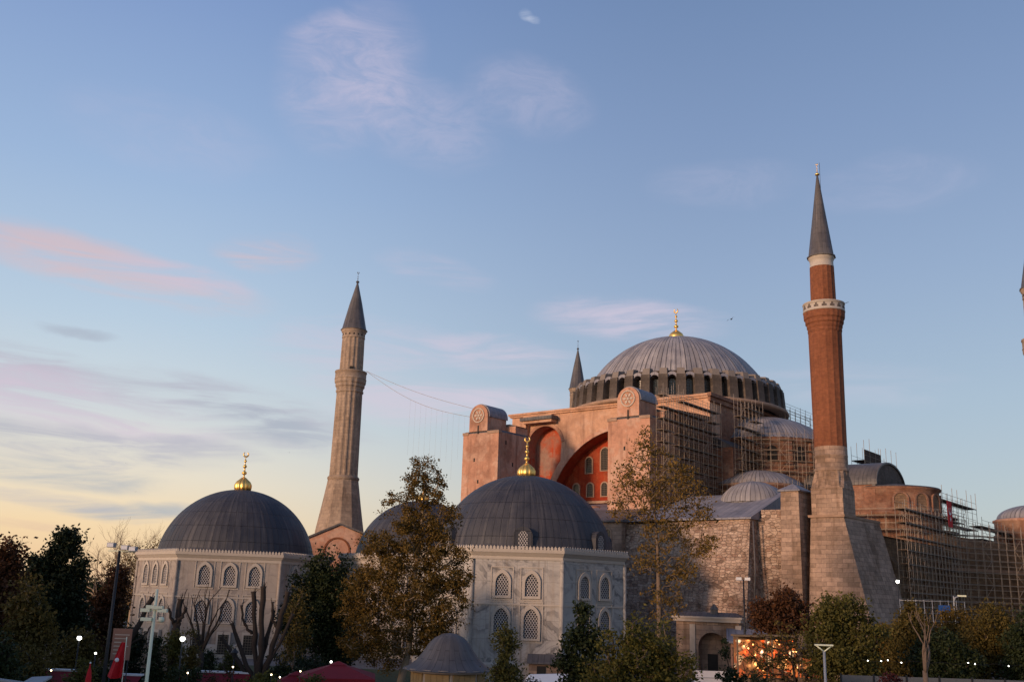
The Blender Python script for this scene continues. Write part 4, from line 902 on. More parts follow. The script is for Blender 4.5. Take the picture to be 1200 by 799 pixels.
# ------------------------------------------------------------------ trees
def leaf_mesh(name, centers, per, spread, size, mat, parent, flat=.75):
    C = np.repeat(np.array(centers), per, axis=0); n = len(C)
    if hasattr(spread, '__len__'): sp = np.repeat(np.array(spread), per)[:, None]
    else: sp = spread
    d = nrng.normal(size=(n, 3)); P = C+d*sp*np.array([1, 1, flat])
    a = nrng.normal(size=(n, 3)); a /= np.linalg.norm(a, axis=1)[:, None]
    b = nrng.normal(size=(n, 3)); b -= a*(a*b).sum(1)[:, None]; b /= np.linalg.norm(b, axis=1)[:, None]
    s = (size*nrng.uniform(.6, 1.3, n))[:, None]
    V = np.stack([P-a*s, P+b*s*.55-a*s*.1, P+a*s, P-b*s*.55-a*s*.1], 1).reshape(-1, 3)
    me = bpy.data.meshes.new(name); me.vertices.add(4*n); me.vertices.foreach_set('co', V.ravel())
    me.loops.add(4*n); me.loops.foreach_set('vertex_index', np.arange(4*n, dtype=np.int32))
    me.polygons.add(n); me.polygons.foreach_set('loop_start', np.arange(0, 4*n, 4, dtype=np.int32)); me.polygons.foreach_set('loop_total', np.full(n, 4, dtype=np.int32))
    me.update(calc_edges=True); me.materials.append(M[mat])
    o = bpy.data.objects.new(name, me); COL.objects.link(o); o.parent = parent
    return o
def tree(name, label, px, D, lobes, leaf, nleaf, size, trunk, nclump=90, clump=.55, bark='bark', group='trees around the park', cat='tree', limb=.02, shell=.5, py=745, up=.25, flat=.75, box=None):
    """lobes: (dx, z, rx, rz) in metres; trunk: list of (dx, z, radius)"""
    t = thing(name, label, cat, gx(px, D, py), 0, group)
    if box:                                  # fit the crown to (left, top, right) as measured, at its own distance
        L_, T_, R__ = box; ym = (T_+760)/2; x0, x1 = at(L_, ym, D).x-t.location.x, at(R__, ym, D).x-t.location.x
        a0, a1 = min(l[0]-l[2] for l in lobes), max(l[0]+l[2] for l in lobes); fz = at(px, T_, D).z/(max(l[1]+l[3] for l in lobes)+clump*.6); fx = (x1-x0)/(a1-a0+clump)
        mx = lambda x: (x-(a0+a1)/2)*fx+(x0+x1)/2
        lobes = [(mx(l[0]), l[1]*fz, l[2]*fx, l[3]*fz)+tuple(v*fx for v in l[4:]) for l in lobes]; b0 = trunk[0][0]
        zt_ = max(k[1] for k in trunk); trunk = [(x*fx+(mx(0)*.6*(z/zt_)), z*fz, r) for x, z, r in trunk]
    if nclump >= 90: nclump = int(nclump*1.6); clump *= .78
    w = np.array([l[2]*l[2]*l[3] for l in lobes])**.75; w = w/w.sum(); cs = []; sp = []
    for _ in range(nclump):
        l = lobes[nrng.choice(len(lobes), p=w)]; v = nrng.normal(size=3); v /= np.linalg.norm(v); q = nrng.uniform()**shell
        ry = l[4] if len(l) > 4 else l[2]*.9
        cs.append((l[0]+v[0]*l[2]*q, v[1]*ry*q, l[1]+v[2]*l[3]*q)); sp.append(clump*nrng.uniform(.55, 1.25))
    leaf_mesh('crown', cs, max(1, nleaf//nclump), sp, size, leaf, t, flat)
    # limbs: each clump joins the nearest point already on the tree, from the trunk outwards
    nodes = [Vector((x, 0, z)) for x, z, r in trunk]; par = [-1]+list(range(len(trunk)-1))
    tr0 = len(nodes)
    order = sorted(cs, key=lambda c: min((Vector(c)-n).length for n in nodes[tr0//2:]))
    for c in order:
        c = Vector(c); best = min(range(tr0//2, len(nodes)), key=lambda i: (nodes[i]-c).length+max(0, nodes[i].z-c.z)*1.5)
        a = nodes[best]; mid = a.lerp(c, .5)+Vector((nrng.normal()*.08, nrng.normal()*.08, up*(c-a).length*.3))
        nodes.append(mid); par.append(best); nodes.append(c); par.append(len(nodes)-2)
    cnt = [0]*len(nodes)
    for i in range(len(nodes)-1, -1, -1):
        cnt[i] += 1
        if par[i] >= 0: cnt[par[i]] += cnt[i]
    mb = MB(); mb.tube([(x, 0, z) for x, z, r in trunk], [r for x, z, r in trunk], 10)
    rmax = trunk[-1][2]
    for i in range(tr0, len(nodes)):
        p = par[i]; mb.tube([nodes[p], nodes[i]], [min(rmax, limb*math.sqrt(cnt[p] if p >= tr0 else cnt[i]*1.2)), min(rmax, limb*math.sqrt(cnt[i]))], 5, cap=False)
    mb.build('trunk', bark, t)
    return t
def limbs(mb, p, d, L, r, depth, spread, upw, kids, twist=.25):
    n = 4; pts = [Vector(p)]; d = Vector(d).normalized()
    for i in range(n):
        d = (d+Vector((rng.gauss(0, twist), rng.gauss(0, twist), rng.gauss(0, twist*.5)+upw*.15))).normalized(); pts.append(pts[-1]+d*(L/n))
    r1 = r*.62; mb.tube(pts, [r+(r1-r)*i/n for i in range(n+1)], 7 if r > .06 else 4)
    if depth <= 0: return
    for k in range(kids):
        i = n if k == 0 else rng.randint(2, n); a = Vector((rng.gauss(0, 1), rng.gauss(0, 1), rng.gauss(0, .6)))
        dd = (d+a.normalized()*spread*rng.uniform(.6, 1.3)).normalized()
        limbs(mb, pts[i], dd, L*rng.uniform(.6, .85), r1*(.9 if k == 0 else .7), depth-1, spread, upw, kids, twist)

G1 = 'park trees before the tombs'; G2 = 'small trees along the precinct edge'
m2 = lambda px, D: px*D/FPX
def zt(py, px, D): return at(px, py, D).z
# left group
tree('broadleaf_tree', 'dark reddish tree at the outer edge beside the big evergreen', 2, 72, [(-1.5, 9.5, 2.8, 4), (0, 6.5, 3, 3.5), (-2.5, 5, 3, 3)], 'f_red', 9000, .17, [(0, 0, .22), (-.1, 3, .18), (-.2, 6, .14)], 90, .6, box=(-16, 617, 28))
tree('evergreen_tree', 'tall dense nearly black evergreen with lobed crown against the sunset sky', 70, 78, [(-.2, 12.2, 1.3, 2.6), (-1.8, 10.6, 1.8, 2.6), (1.2, 10.2, 1.5, 2.6), (-.6, 7.5, 2.9, 3.6), (.9, 6.0, 2.2, 2.6), (-.2, 13.6, .8, 1.2)], 'f_black', 22000, .15, [(0, 0, .3), (.1, 4, .25), (0, 9, .15)], 170, .45, box=(29, 610, 110))
tree('olive_tree', 'loose olive brown tree with a thin pale trunk under the black evergreen', 35, 58, [(-.6, 6.9, 1.6, 1.7), (.6, 5.8, 1.7, 1.8), (-1.2, 4.6, 1.6, 1.8), (1.3, 4.2, 1.7, 1.6), (.2, 3.0, 2.2, 1.3)], 'f_olive', 9000, .12, [(0, 0, .09), (.03, 2.5, .08), (0, 5, .06), (-.1, 6.5, .04)], 120, .42, bark='barkpale', box=(4, 668, 72))
tree('broadleaf_tree', 'rust brown bushy tree behind the dark lamp post', 128, 84, [(.2, 7.8, 1.6, 2.6), (-.6, 5.8, 1.9, 2.2), (.6, 9.2, .9, 1.4), (0, 4, 2, 2)], 'f_red', 11000, .14, [(0, 0, .16), (0, 3, .13), (.1, 6, .08)], 110, .45, box=(102, 655, 153))
tree('broadleaf_tree', 'low olive bush with the globe lamp shining through it', 88, 66, [(0, 3.2, 2.0, 1.6), (-1.6, 3.0, 1.4, 1.3), (1.4, 2.6, 1.2, 1.2)], 'f_olive', 6500, .12, [(0, 0, .1), (0, 2, .07)], 80, .42, group=G2, box=(66, 735, 124))
tree('evergreen_tree', 'black green filler tree low behind the red parasols', 12, 50, [(-.8, 3.0, 1.3, 1.7), (-1.6, 4.2, 1.2, 1.4), (.3, 1.6, 1.2, 1.0)], 'f_dark', 6000, .11, [(-.4, 0, .1), (-.5, 2, .07)], 70, .38, group=G2, box=(-10, 735, 30))
for px, D, s_, la in ((-60, 190, 1.0, 'far dark tree beyond the park edge, standing alone'), (20, 200, .9, 'far dark tree seen under the evergreen crown'), (112, 185, .7, 'far dark tree between evergreen and hexagonal tomb')):
    tree('broadleaf_tree', la, px, D, [(0, 8*s_, 8, 5*s_), (5, 6*s_, 6, 4*s_), (-5, 6.5*s_, 6, 4*s_)], 'f_dark', 6000, .4, [(0, 0, .4), (0, 5*s_, .3)], 60, 1.4, group='far trees')
# bare trees
def bare(name, label, px, D, h0, r, stems, depth, spread, upw, kids, L, bark='bark', py=745, cat='tree', twist=.18):
    t = thing(name, label, cat, gx(px, D, py), 0, 'bare and pollarded trees')
    mb = MB(); mb.tube([(0, 0, 0), (.03, 0, h0*.5), (0, .02, h0)], [r*1.15, r, r*.95], 10)
    for s_ in range(stems[0]):
        a = stems[1][s_] if len(stems) > 1 else rng.uniform(-.8, .8); limbs(mb, (0, 0, h0*.96), (math.sin(a), rng.uniform(-.3, .3), math.cos(a)), L*rng.uniform(.85, 1.15), r*.62, depth, spread, upw, kids, twist)
    mb.build('trunk', bark, t); return t
bare('bare_tree', 'tangle of thin pale bare branches rising behind the hexagonal tomb', 150, 150, 5, .3, (7, (-.9, -.6, -.3, 0, .25, .5, .8)), 4, .75, .4, 3, 4.4, 'barkpale', twist=.2)
bare('bare_tree', 'pale bare tree crown spreading low beside the dark evergreen', 118, 140, 4, .26, (7, (-1.1, -.7, -.3, 0, .3, .6, 1.0)), 4, .75, .4, 3, 3.6, 'barkpale', twist=.2)
tree('broadleaf_tree', 'sparse pale brown tree with fine twigs rising behind the hexagonal tomb', 160, 150, [(0, 12, 5, 3), (-3, 10, 3.5, 2.5), (3, 13, 3, 2.5), (0, 8, 5, 3)], 'f_yel', 3600, .15, [(0, 0, .3), (0, 4, .25), (.2, 8, .15)], 220, .7, bark='barkpale', up=.5, shell=.4, box=(112, 626, 205), group='far trees')
bare('bare_tree', 'leafless tree with upswept slender branches in front of the tomb wall', 238, 74, 3.6, .20, (6, (-.62, -.38, -.12, .12, .36, .66)), 2, .36, .8, 2, 1.95, 'bark', twist=.12)
def pollard(label, px, D, h0, r, arms, zs=.86, bark='bark', knob=True):
    h0 *= zs; arms = [(a_[0], a_[1]*zs, a_[2], a_[3]*zs, a_[4]*.85) for a_ in arms]
    t = thing('pollarded_tree', label, 'tree', gx(px, D), 0, 'bare and pollarded trees')
    mb = MB(); mb.tube([(0, 0, 0), (.02, 0, h0*.6), (0, 0, h0)], [r*1.15, r, r*.95], 12)
    for (x0, z0, x1, z1, rr) in arms:
        y1 = rng.uniform(-.5, .5); a = Vector((x0, 0, z0)); b_ = Vector((x1, y1, z1)); md = a.lerp(b_, .5)+Vector((rng.uniform(-.2, .2), 0, -.15))
        K = 9; pp = []
        for i in range(K+1):
            u = i/K; q_ = a.lerp(md, 2*u) if u < .5 else md.lerp(b_, 2*u-1); j = .05 if 0 < i < K else 0
            pp.append(q_+Vector((rng.gauss(0, j), rng.gauss(0, j), 0)))
        pp.append(b_+(b_-md).normalized()*.14)
        mb.tube(pp, [rr*(1.25-.3*i/K)*rng.uniform(.86, 1.14) for i in range(K+1)]+[rr*(1.3 if knob else .6)], 9)
        for k in range(3): limbs(mb, b_, (b_-md).normalized()+Vector((rng.gauss(0, .6), rng.gauss(0, .5), .2)), .28, rr*.22, 1, .5, .5, 2, .2)
    mb.build('trunk', bark, t); return t
pollard('pollarded tree with many thick sawn limbs fanning out before the tomb', 306, 66, 2.6, .42, [(-.1, 2.2, -2.5, 5.6, .14), (-.1, 2.4, -1.9, 6.6, .15), (0, 2.4, -.75, 8.9, .17), (-.6, 6.0, -1.3, 7.9, .09), (0, 2.5, -.05, 9.3, .19), (.1, 2.5, .55, 7.6, .15), (.15, 2.5, 1.5, 9.0, .18), (1.0, 6.5, .6, 8.2, .09), (.1, 2.2, 1.9, 7.4, .12), (-.1, 2.1, -1.3, 5.0, .13), (-.2, 1.8, -2.1, 3.6, .07)])
pollard('pollarded stump with ivy clad trunk and short sawn crown', 205, 66, 6.3, .27, [(0, 6.0, .08, 8.2, .22), (0, 6.4, -.42, 7.5, .11), (.1, 6.4, .55, 7.6, .11)])
pollard('leaning pollard whose single heavy sawn limb slants across the tomb wall', 138, 62, 4.2, .24, [(0, 4.0, 1.85, 8.3, .17), (.3, 4.9, 2.1, 6.6, .05)])
# middle
tree('evergreen_tree', 'broad dark evergreen mass between the hexagonal tomb and the golden plane', 382, 92, [(0, 10.0, 2.3, 2.6), (-2.2, 9.0, 2.2, 2.2), (1.8, 7.8, 2.4, 3.2), (-1.0, 5.8, 3.0, 3.4), (1.2, 3.6, 2.8, 2.8), (-3.6, 6.3, 1.6, 2.2)], 'f_dark', 26000, .15, [(0, 0, .3), (.1, 4, .24), (0, 9, .12)], 190, .55, box=(326, 640, 432))
tree('slender_tree', 'thin brown leaved young tree with bare stems beside the dark evergreen', 346, 76, [(-.2, 6.6, 1.0, 1.8), (.4, 4.8, 1.1, 1.6), (-.7, 4.2, .8, 1.4)], 'f_olive', 2600, .11, [(0, 0, .08), (.04, 2.5, .07), (0, 5.5, .04)], 60, .4, bark='barkmid', box=(333, 684, 364))
tree('plane_tree', 'large golden brown plane tree with a sparse top, rising before the hidden dome', 478, 84,
     [(.9, 17.4, 2.0, 2.3), (-.6, 15.2, 2.2, 1.6), (2.4, 14.4, 1.9, 2.0), (.2, 12.4, 3.2, 2.4), (-2.6, 11.0, 2.4, 2.2), (2.6, 10.6, 2.6, 2.4), (-3.2, 8.4, 2.2, 2.4), (.2, 8.6, 3.8, 2.6), (3.2, 7.8, 2.3, 2.2), (-1.6, 6.2, 2.8, 1.8), (2.2, 5.6, 2.2, 1.4), (4.6, 9.2, 1.2, 1.2), (-3.4, 4.4, 2.2, 2.0), (-1.2, 3.6, 2.6, 1.6), (2.6, 4.2, 2.2, 1.4), (-4.4, 6.6, 1.6, 1.8)],
     'f_gold', 56000, .105, [(-.6, 0, .36), (-.3, 1.6, .30), (.15, 3.6, .26), (.2, 7, .22), (.5, 11, .16), (.8, 15, .09), (.9, 17.5, .05)], 430, .40, bark='barkpale', shell=.36, box=(396, 531, 563))
tree('plane_tree', 'tall thinly leaved yellowing plane with upswept branches before the pink buttress', 768, 90,
     [(-1.2, 22.4, 1.0, 1.9), (-2.4, 19.4, 1.6, 2.2), (.4, 20.4, 1.9, 2.0), (2.2, 18.6, 1.9, 2.4), (-.6, 17.2, 2.6, 2.2), (3.2, 16.4, 1.7, 1.6), (.8, 14.6, 2.4, 2.0), (-3.2, 16.6, 1.1, 1.6), (3.6, 13.2, 1.6, 1.2), (-.8, 12.0, 1.6, 1.6), (1.6, 11.0, 1.8, 1.5), (.4, 8.2, 1.6, 2.0)],
     'f_yel', 9500, .125, [(.4, 0, .30), (.3, 5, .25), (.2, 10, .20), (.1, 13, .13), (-.2, 17, .08), (-.8, 21, .04)], 340, .40, bark='barkmid', up=.8, shell=.45, limb=.02, box=(708, 496, 848))
tree('broadleaf_tree', 'wide yellow green tree with fine leaves in front of the marble tomb corner', 752, 56,
     [(-1.2, 4.6, 1.6, 1.6), (.6, 5.2, 1.7, 1.7), (2.0, 4.2, 1.4, 1.7), (-2.2, 3.2, 1.6, 1.5), (0, 3.0, 2.4, 1.6), (2.4, 2.6, 1.3, 1.4), (-3.0, 2.2, 1.0, 1.0)], 'f_lime', 20000, .10, [(0, 0, .16), (0, 1.5, .13), (.1, 3, .09)], 190, .38, bark='barkmid', py=760, box=(672, 712, 820))
tree('magnolia_tree', 'dark glossy small magnolia beside the wide yellow green tree', 683, 60,
     [(.2, 6.9, .7, .9), (-.3, 5.6, 1.0, .9), (.9, 5.4, .9, .9), (-1.0, 4.4, 1.0, .7), (.3, 4.0, 1.3, .9), (-.6, 3.0, 1.2, .8)], 'f_dark', 6500, .12, [(0, 0, .1), (.05, 3, .08), (.1, 6, .05)], 90, .3, group=G2, box=(648, 698, 712))
tree('broadleaf_tree', 'little round green tree before the lattice windows, thinning at its tip', 596, 54, [(0, 2.4, 1.35, 1.3), (-.2, 3.8, 1.0, .9), (-.2, 5.1, .6, .7)], 'f_green', 8000, .085, [(0, 0, .08), (0, 2, .06), (-.1, 4.6, .03)], 110, .30, group=G2, py=770, box=(566, 728, 627))
# right
tree('broadleaf_tree', 'reddish brown tree in front of the stair tower above the glowing stalls', 914, 92, [(0, 9.4, 2.0, 2.2), (-2.0, 8.2, 1.8, 1.8), (1.6, 7.8, 1.8, 2.0), (-.6, 7.0, 2.4, 1.5)], 'f_red', 11000, .15, [(0, 0, .18), (0, 4, .14), (0, 7, .09)], 120, .5, box=(878, 680, 956))
tree('broadleaf_tree', 'rounded deep green tree hiding the foot of the brick minaret', 990, 76, [(.2, 8.0, 2.0, 2.0), (-1.4, 6.6, 1.8, 1.9), (1.8, 6.4, 1.9, 2.0), (0, 5.2, 2.9, 2.0), (1.6, 3.8, 1.9, 1.5), (-1.2, 3.8, 1.6, 1.4)], 'f_green', 21000, .125, [(0, 0, .2), (0, 2.5, .16), (.1, 5, .1)], 180, .45, box=(940, 686, 1038))
for (px, D, bx, lf, la) in ((1066, 88, (1034, 703, 1102), 'f_olive', 'olive tree with a yellow sprig top beside the bare pale trunk'), (1122, 94, (1086, 708, 1160), 'f_gold2', 'golden olive dome shaped tree under the curved street lamp'), (1164, 88, (1122, 701, 1206), 'f_olive', 'spreading olive tree before the scaffold, second from the photo edge'), (1206, 84, (1170, 706, 1245), 'f_dark', 'dark green tree cut by the photo edge below the round building'), (1036, 98, (1010, 728, 1066), 'f_gold2', 'small orange brown tree squeezed behind the rounded green tree'), (1100, 80, (1060, 735, 1150), 'f_dark', 'low dark tree filling the shade under the golden olive dome')):
    tree('broadleaf_tree', la, px, D, [(0, 6.4, 2.4, 1.7), (-1.8, 5.2, 1.9, 1.6), (1.9, 5.4, 2.0, 1.6), (0, 4.2, 3.0, 1.6), (-1.4, 3.0, 2, 1.2), (1.6, 2.9, 2, 1.2)], lf, 15000, .13, [(0, 0, .16), (.1, 2.2, .13), (0, 4.2, .09)], 150, .45, box=bx)
tree('broadleaf_tree', 'sparse dark leaved tree standing right before the glowing stalls', 930, 82, [(0, 3.5, 2.4, 2.2), (-2, 3.0, 1.6, 2.0), (2, 2.8, 1.8, 2.0)], 'f_olive', 3200, .11, [(0, 0, .12), (.1, 2, .1), (0, 4, .06)], 130, .30, box=(864, 722, 985))
bare('bare_tree', 'dead pale trunk with a few broken forks among the olive trees', 1083, 60, 4.6, .15, (3, (-.22, .1, .4)), 2, .4, .9, 2, 1.8, 'barkmid', py=770, twist=.16)
# shrubs
SH = [('clipped_cypress', 'dark rounded columnar cypress beside the brown sign', 157, 66, (139, 727, 173), 'f_black', 9000, 0), ('columnar_shrub', 'narrow dark cypress behind the pale camera pole', 184, 64, (172, 738, 197), 'f_dark', 5000, 1),
 ('ivy_column', 'yellow green ivy wrapping the sawn pollard stump', 206, 65.5, (190, 736, 222), 'f_lime', 6000, 0), ('columnar_shrub', 'yellowish columnar shrub lit by the globe lamp', 224, 64, (214, 734, 236), 'f_olive', 5000, 1),
 ('cypress_shrub', 'pointed green conifer before the tomb door', 272, 84, (256, 753, 288), 'f_green', 4500, 1), ('cypress_shrub', 'darker conifer beside the slender leafless tree', 246, 82, (230, 755, 262), 'f_dark', 4500, 1),
 ('round_shrub', 'bright yellow green round shrub under the fanning pollard', 300, 60, (272, 780, 330), 'f_lime', 7000, 2), ('round_shrub', 'yellow green shrub beside the large red parasol', 360, 58, (344, 784, 380), 'f_green', 5000, 2),
 ('round_shrub', 'green shrub between the furled parasol and the long red awning', 98, 54, (76, 766, 122), 'f_green', 6000, 2), ('round_shrub', 'brownish low shrub between awning and pollard stump', 262, 58, (236, 781, 284), 'f_red', 4500, 2),
 ('round_shrub', 'dark broad shrub under the fanning pollard limbs', 330, 80, (300, 752, 372), 'f_dark', 6000, 2), ('round_shrub', 'dark low shrub at the foot of the slender brown tree', 360, 72, (336, 765, 392), 'f_black', 5000, 2),
 ('round_shrub', 'dark shrub at the foot of the dark lamp post', 126, 60, (100, 762, 150), 'f_dark', 5000, 2), ('round_shrub', 'dark olive shrub under the loose olive brown tree', 40, 56, (0, 752, 62), 'f_olive', 7000, 2), ('round_shrub', 'dark green shrub below the yellowish columnar shrub', 215, 56, (190, 772, 240), 'f_dark', 5000, 2),
 ('red_shrub', 'maroon round shrub before the grey hoarding', 1043, 66, (1027, 782, 1060), 'f_maroon', 4000, 2), ('conifer_branches', 'sparse dark conifer in front of the gate and glowing stalls', 862, 60, (836, 744, 890), 'f_dark', 5000, 3), ('round_shrub', 'dark low shrub at the bottom below the gate', 884, 56, (858, 778, 912), 'f_black', 4000, 2),
 ('round_shrub', 'small dark shrub against the white awning', 620, 56, (606, 780, 634), 'f_dark', 2500, 2)]
SHAPE = [[(0, 2.6, .85, 1.7), (.05, 3.8, .6, .7), (0, 1.2, .8, 1.2)], [(0, 1.8, .5, 1.6), (0, 3.2, .25, .7), (0, .8, .5, .8)], [(0, 1.2, 1.1, .8), (.5, 1.5, .6, .5), (-.5, 1.0, .7, .7), (0, .5, 1, .6)], [(0, 2.2, 1.1, .4), (.4, 1.6, 1.4, .4), (-.3, 3.1, .5, .4), (.5, .9, 1.4, .5)]]
for nm_, la, px, D, bx, lf, n_, k in SH:
    tree(nm_, la, px, D, SHAPE[k], lf, n_, .085, [(0, 0, .06), (0, SHAPE[k][0][1]*.8, .03)], 80, .22 if k != 3 else .16, group='garden shrubs', cat='shrub', py=770, box=bx)

# ------------------------------------------------------------------ park furniture
def parasol(label, px, D, w, zt_, name='parasol', group='red cafe parasols'):
    t = thing(name, label, 'parasol', gx(px, D, 785), R(rng.uniform(-12, 12)), group)
    h = w/2; mb = MB()
    sq = lambda s_, z: [(-s_, -s_, z), (s_, -s_, z), (s_, s_, z), (-s_, s_, z)]
    mb.hexa(sq(h, zt_-.75), sq(.35, zt_-.12), bottom=False); mb.hexa(sq(h, zt_-1.0), sq(h+.01, zt_-.75), bottom=False)
    mb.hexa(sq(.5, zt_-.14), sq(.05, zt_+.06), bottom=False); mb.build('canopy', 'redcloth', t)
    mb = MB(); mb.tube([(0, 0, 0), (0, 0, zt_)], .04, 8); mb.build('pole', 'wood', t)
    mb = MB()
    for s_ in (-1, 1):
        for q_ in (-1, 1): mb.tube([(0, 0, zt_-.35), (s_*h*.97, q_*h*.97, zt_-.85)], .02, 5)
    mb.build('rib', 'wood', t)
    return t
parasol('large red square parasol beside the dark evergreen trunk', 396, 62, 4.4, 3.9)
parasol('red parasol partly behind the yellow green shrub', 348, 64, 3.2, 3.1)
parasol('red parasol next to the kiosk with the white band', 465, 58, 2.8, 2.6)
def awning(label, px, D, w, z):
    t = thing('cafe_awning', label, 'awning', gx(px, D, 780), 0, 'red cafe awnings')
    h = w/2; mb = MB(); mb.hexa([(-h, -1.4, z-.75), (h, -1.4, z-.75), (h, 0, z), (-h, 0, z)], [(-h, -1.4, z-.70), (h, -1.4, z-.70), (h, 0, z+.05), (-h, 0, z+.05)]); mb.box(-h, h, -1.42, -1.38, z-1.05, z-.72); mb.build('cloth', 'redcloth', t)
    mb = MB(); mb.box(-h, h, 0, .5, z+.06, z+.16); mb.build('lit_edge_strip', 'white', t)  # white strip stands for light caught along the awning's upper edge
    for x in (-h+.1, h-.1):
        for y in (-1.3, .3): mb = MB(); mb.tube([(x, y, 0), (x, y, z-.5)], .04, 6); mb.build('post', 'wood', t)
    for x in np.linspace(-h+.3, h-.3, 4):
        mb = MB(); mb.ball((x, -1.45, z-1.12), .045, 0, 8); mb.build('bulb', 'bulb', t)
awning('long red awning with a white lit-edge strip under the olive tree', 68, 60, 4.2, 3.0)
awning('short red awning with a white lit-edge strip behind the draped flag', 152, 62, 1.5, 2.7)
awning('red awning with a white lit-edge strip in front of the tomb doors', 254, 66, 4.4, 2.7)
# flag on a slanting pole
q = gx(143, 50, 780); FL = thing('draped_flag', 'bright red flag with a white crescent hanging slack from its pole', 'flag', q)
mb = MB(); zt0 = at(146, 752, 50).z; zb0 = at(141, 792, 50).z
for i in range(8):
    for j in range(6):
        def fp(i, j):
            v = i/8; u = j/6; wd = .22+.55*v**.8; return (-.05-.25*v+(u-.5)*wd, .10*math.sin(u*9+v*2)*(.4+v), zt0-(zt0-zb0)*v-.12*math.sin(u*3.1)*v)
        mb.face([fp(i, j), fp(i, j+1), fp(i+1, j+1), fp(i+1, j)], sm=True)
mb.build('cloth', 'flagred', FL)
mb = MB(); mb.ball((-.22, -.16, zb0+.75), .10, 0, 10); mb.build('crescent', 'white', FL)
mb = MB(); mb.tube([(.12, .05, 0), (.05, .02, zt0+.25)], .025, 6); mb.build('pole', 'whitemetal', FL)
# brown notice board
q = gx(142, 57, 755); NBD = thing('notice_board', 'brown notice board on dark legs beside the dark lamp post', 'sign', q)
z1_, z0_ = at(142, 736, 57).z, at(142, 773, 57).z
mb = MB(); mb.box(-.52, .52, 0, .06, z0_, z1_); mb.build('board', 'signbrown', NBD)
mb = MB()
for k in range(6): mb.box(-.4, .4-.1*(k % 3), -.012, -.002, z1_-.35-.2*k, z1_-.30-.2*k)
mb.build('text_lines', 'graystone', NBD)
for x in (-.45, .45): mb = MB(); mb.tube([(x, .03, 0), (x, .03, z0_)], .035, 6); mb.build('leg', 'blackmetal', NBD)
# dark floodlight post
D = 48; q = gx(122, D, 790); z1_ = at(142, 645, D).z; LP = thing('floodlight_post', 'dark slim lamp post with three white floodlight heads', 'street lamp', q)
mb = MB(); mb.tube([(0, 0, 0), (0, 0, z1_)], [.10, .06], 10); mb.build('pole', 'blackmetal', LP)
mb = MB(); mb.tube([(-.55, 0, z1_-.02), (.75, 0, z1_-.02)], .035, 6); mb.build('crossbar', 'whitemetal', LP)
for x, z in ((-.42, .2), (.25, .1), (.62, .05)):
    mb = MB(); mb.box(x-.17, x+.17, -.14, .14, z1_+z-.06, z1_+z+.16); mb.box(x-.14, x+.14, -.17, -.141, z1_+z-.04, z1_+z+.13, 1); mb.build('floodlight', ['greymetal', 'white'], LP)
# pale camera pole
D = 38; q = gx(172, D, 795); zt1 = at(183, 690, D).z; zc1 = at(179, 718, D).z; CP = thing('camera_pole', 'pale green white pole carrying a cluster of cameras and loudspeakers', 'camera pole', q)
mb = MB(); mb.tube([(0, 0, 0), (0, 0, zt1)], [.085, .05], 10); mb.build('pole', 'whitemetal', CP)
for dx, dz, L in ((-.32, .10, .34), (.30, .10, .34), (-.25, -.22, .4), (-.15, .22, .3), (.15, .2, .3)):
    mb = MB(); mb.box(min(dx, 0), max(dx, 0), -.02, .02, zc1+dz-.02, zc1+dz+.02); mb.box(dx-L/2, dx+L/2, -.12, .06, zc1+dz-.06, zc1+dz+.06); mb.build('camera', 'whitemetal', CP)
mb = MB(); mb.ball((.30, -.05, zc1-.22), .11, 0, 12); mb.build('dome_camera', 'whitemetal', CP)
# globe lamps
def globe(label, px, py, D, r, mat='coolbulb', pole='blackmetal', cap=True):
    q = gx(px, D, py); z = at(px, py, D).z; t = thing('globe_lamp', label, 'street lamp', q, 0, 'lit park lamps')
    mb = MB(); mb.tube([(0, 0, 0), (0, 0, max(.3, z-r))], .04, 8); mb.build('pole', pole, t)
    mb = MB(); mb.ball((0, 0, z), r, 0, 16); mb.build('lamp', mat, t)
    if cap: mb = MB(); mb.lathe([(r*.9, z+r*.75), (r*.5, z+r*1.1), (.03, z+r*1.3)], 16); mb.build('cap', 'blackmetal', t)
globe('lit white globe lamp shining through the olive bush', 93, 747, 60, .13)
globe('lit white globe lamp beside the yellowish columnar shrub', 214, 748, 57, .14)
globe('tiny lit lamp low between the awnings', 112, 765, 60, .06, cap=False)
globe('small lit lamp glowing above the large red parasol', 388, 775, 64, .07, cap=False)
globe('lit square floodlight head at the flared base edge', 1052, 681, 104, .18)
for k, (px, py) in enumerate(((273, 781), (328, 793), (352, 786), (318, 790), (220, 788), (60, 785))):
    q = gx(px, 55, py); z = at(px, py, 55).z
    t = thing('table_lamp', ('small warm table lamp glowing among the parasols and shrubs'), 'lamp', (q.x, 55, 0), 0, 'small warm cafe lights')
    mb = MB(); mb.tube([(0, 0, 0), (0, 0, z)], .015, 5); mb.build('stem', 'blackmetal', t)
    mb = MB(); mb.ball((0, 0, z), .04, 0, 8); mb.build('bulb', 'bulb', t)
D = 60; q = gx(273, D, 785); z = at(273, 767, D).z; LT_ = thing('lantern_post', 'small black lantern post before the tomb doors', 'street lamp', q)
mb = MB(); mb.tube([(0, 0, 0), (0, 0, z-.15)], .035, 8); mb.build('pole', 'blackmetal', LT_)
mb = MB(); mb.lathe([(.10, z-.15), (.17, z+.12), (.24, z+.13), (.06, z+.34), (.02, z+.42)], 8, sm=False); mb.build('lantern', 'blackmetal', LT_)
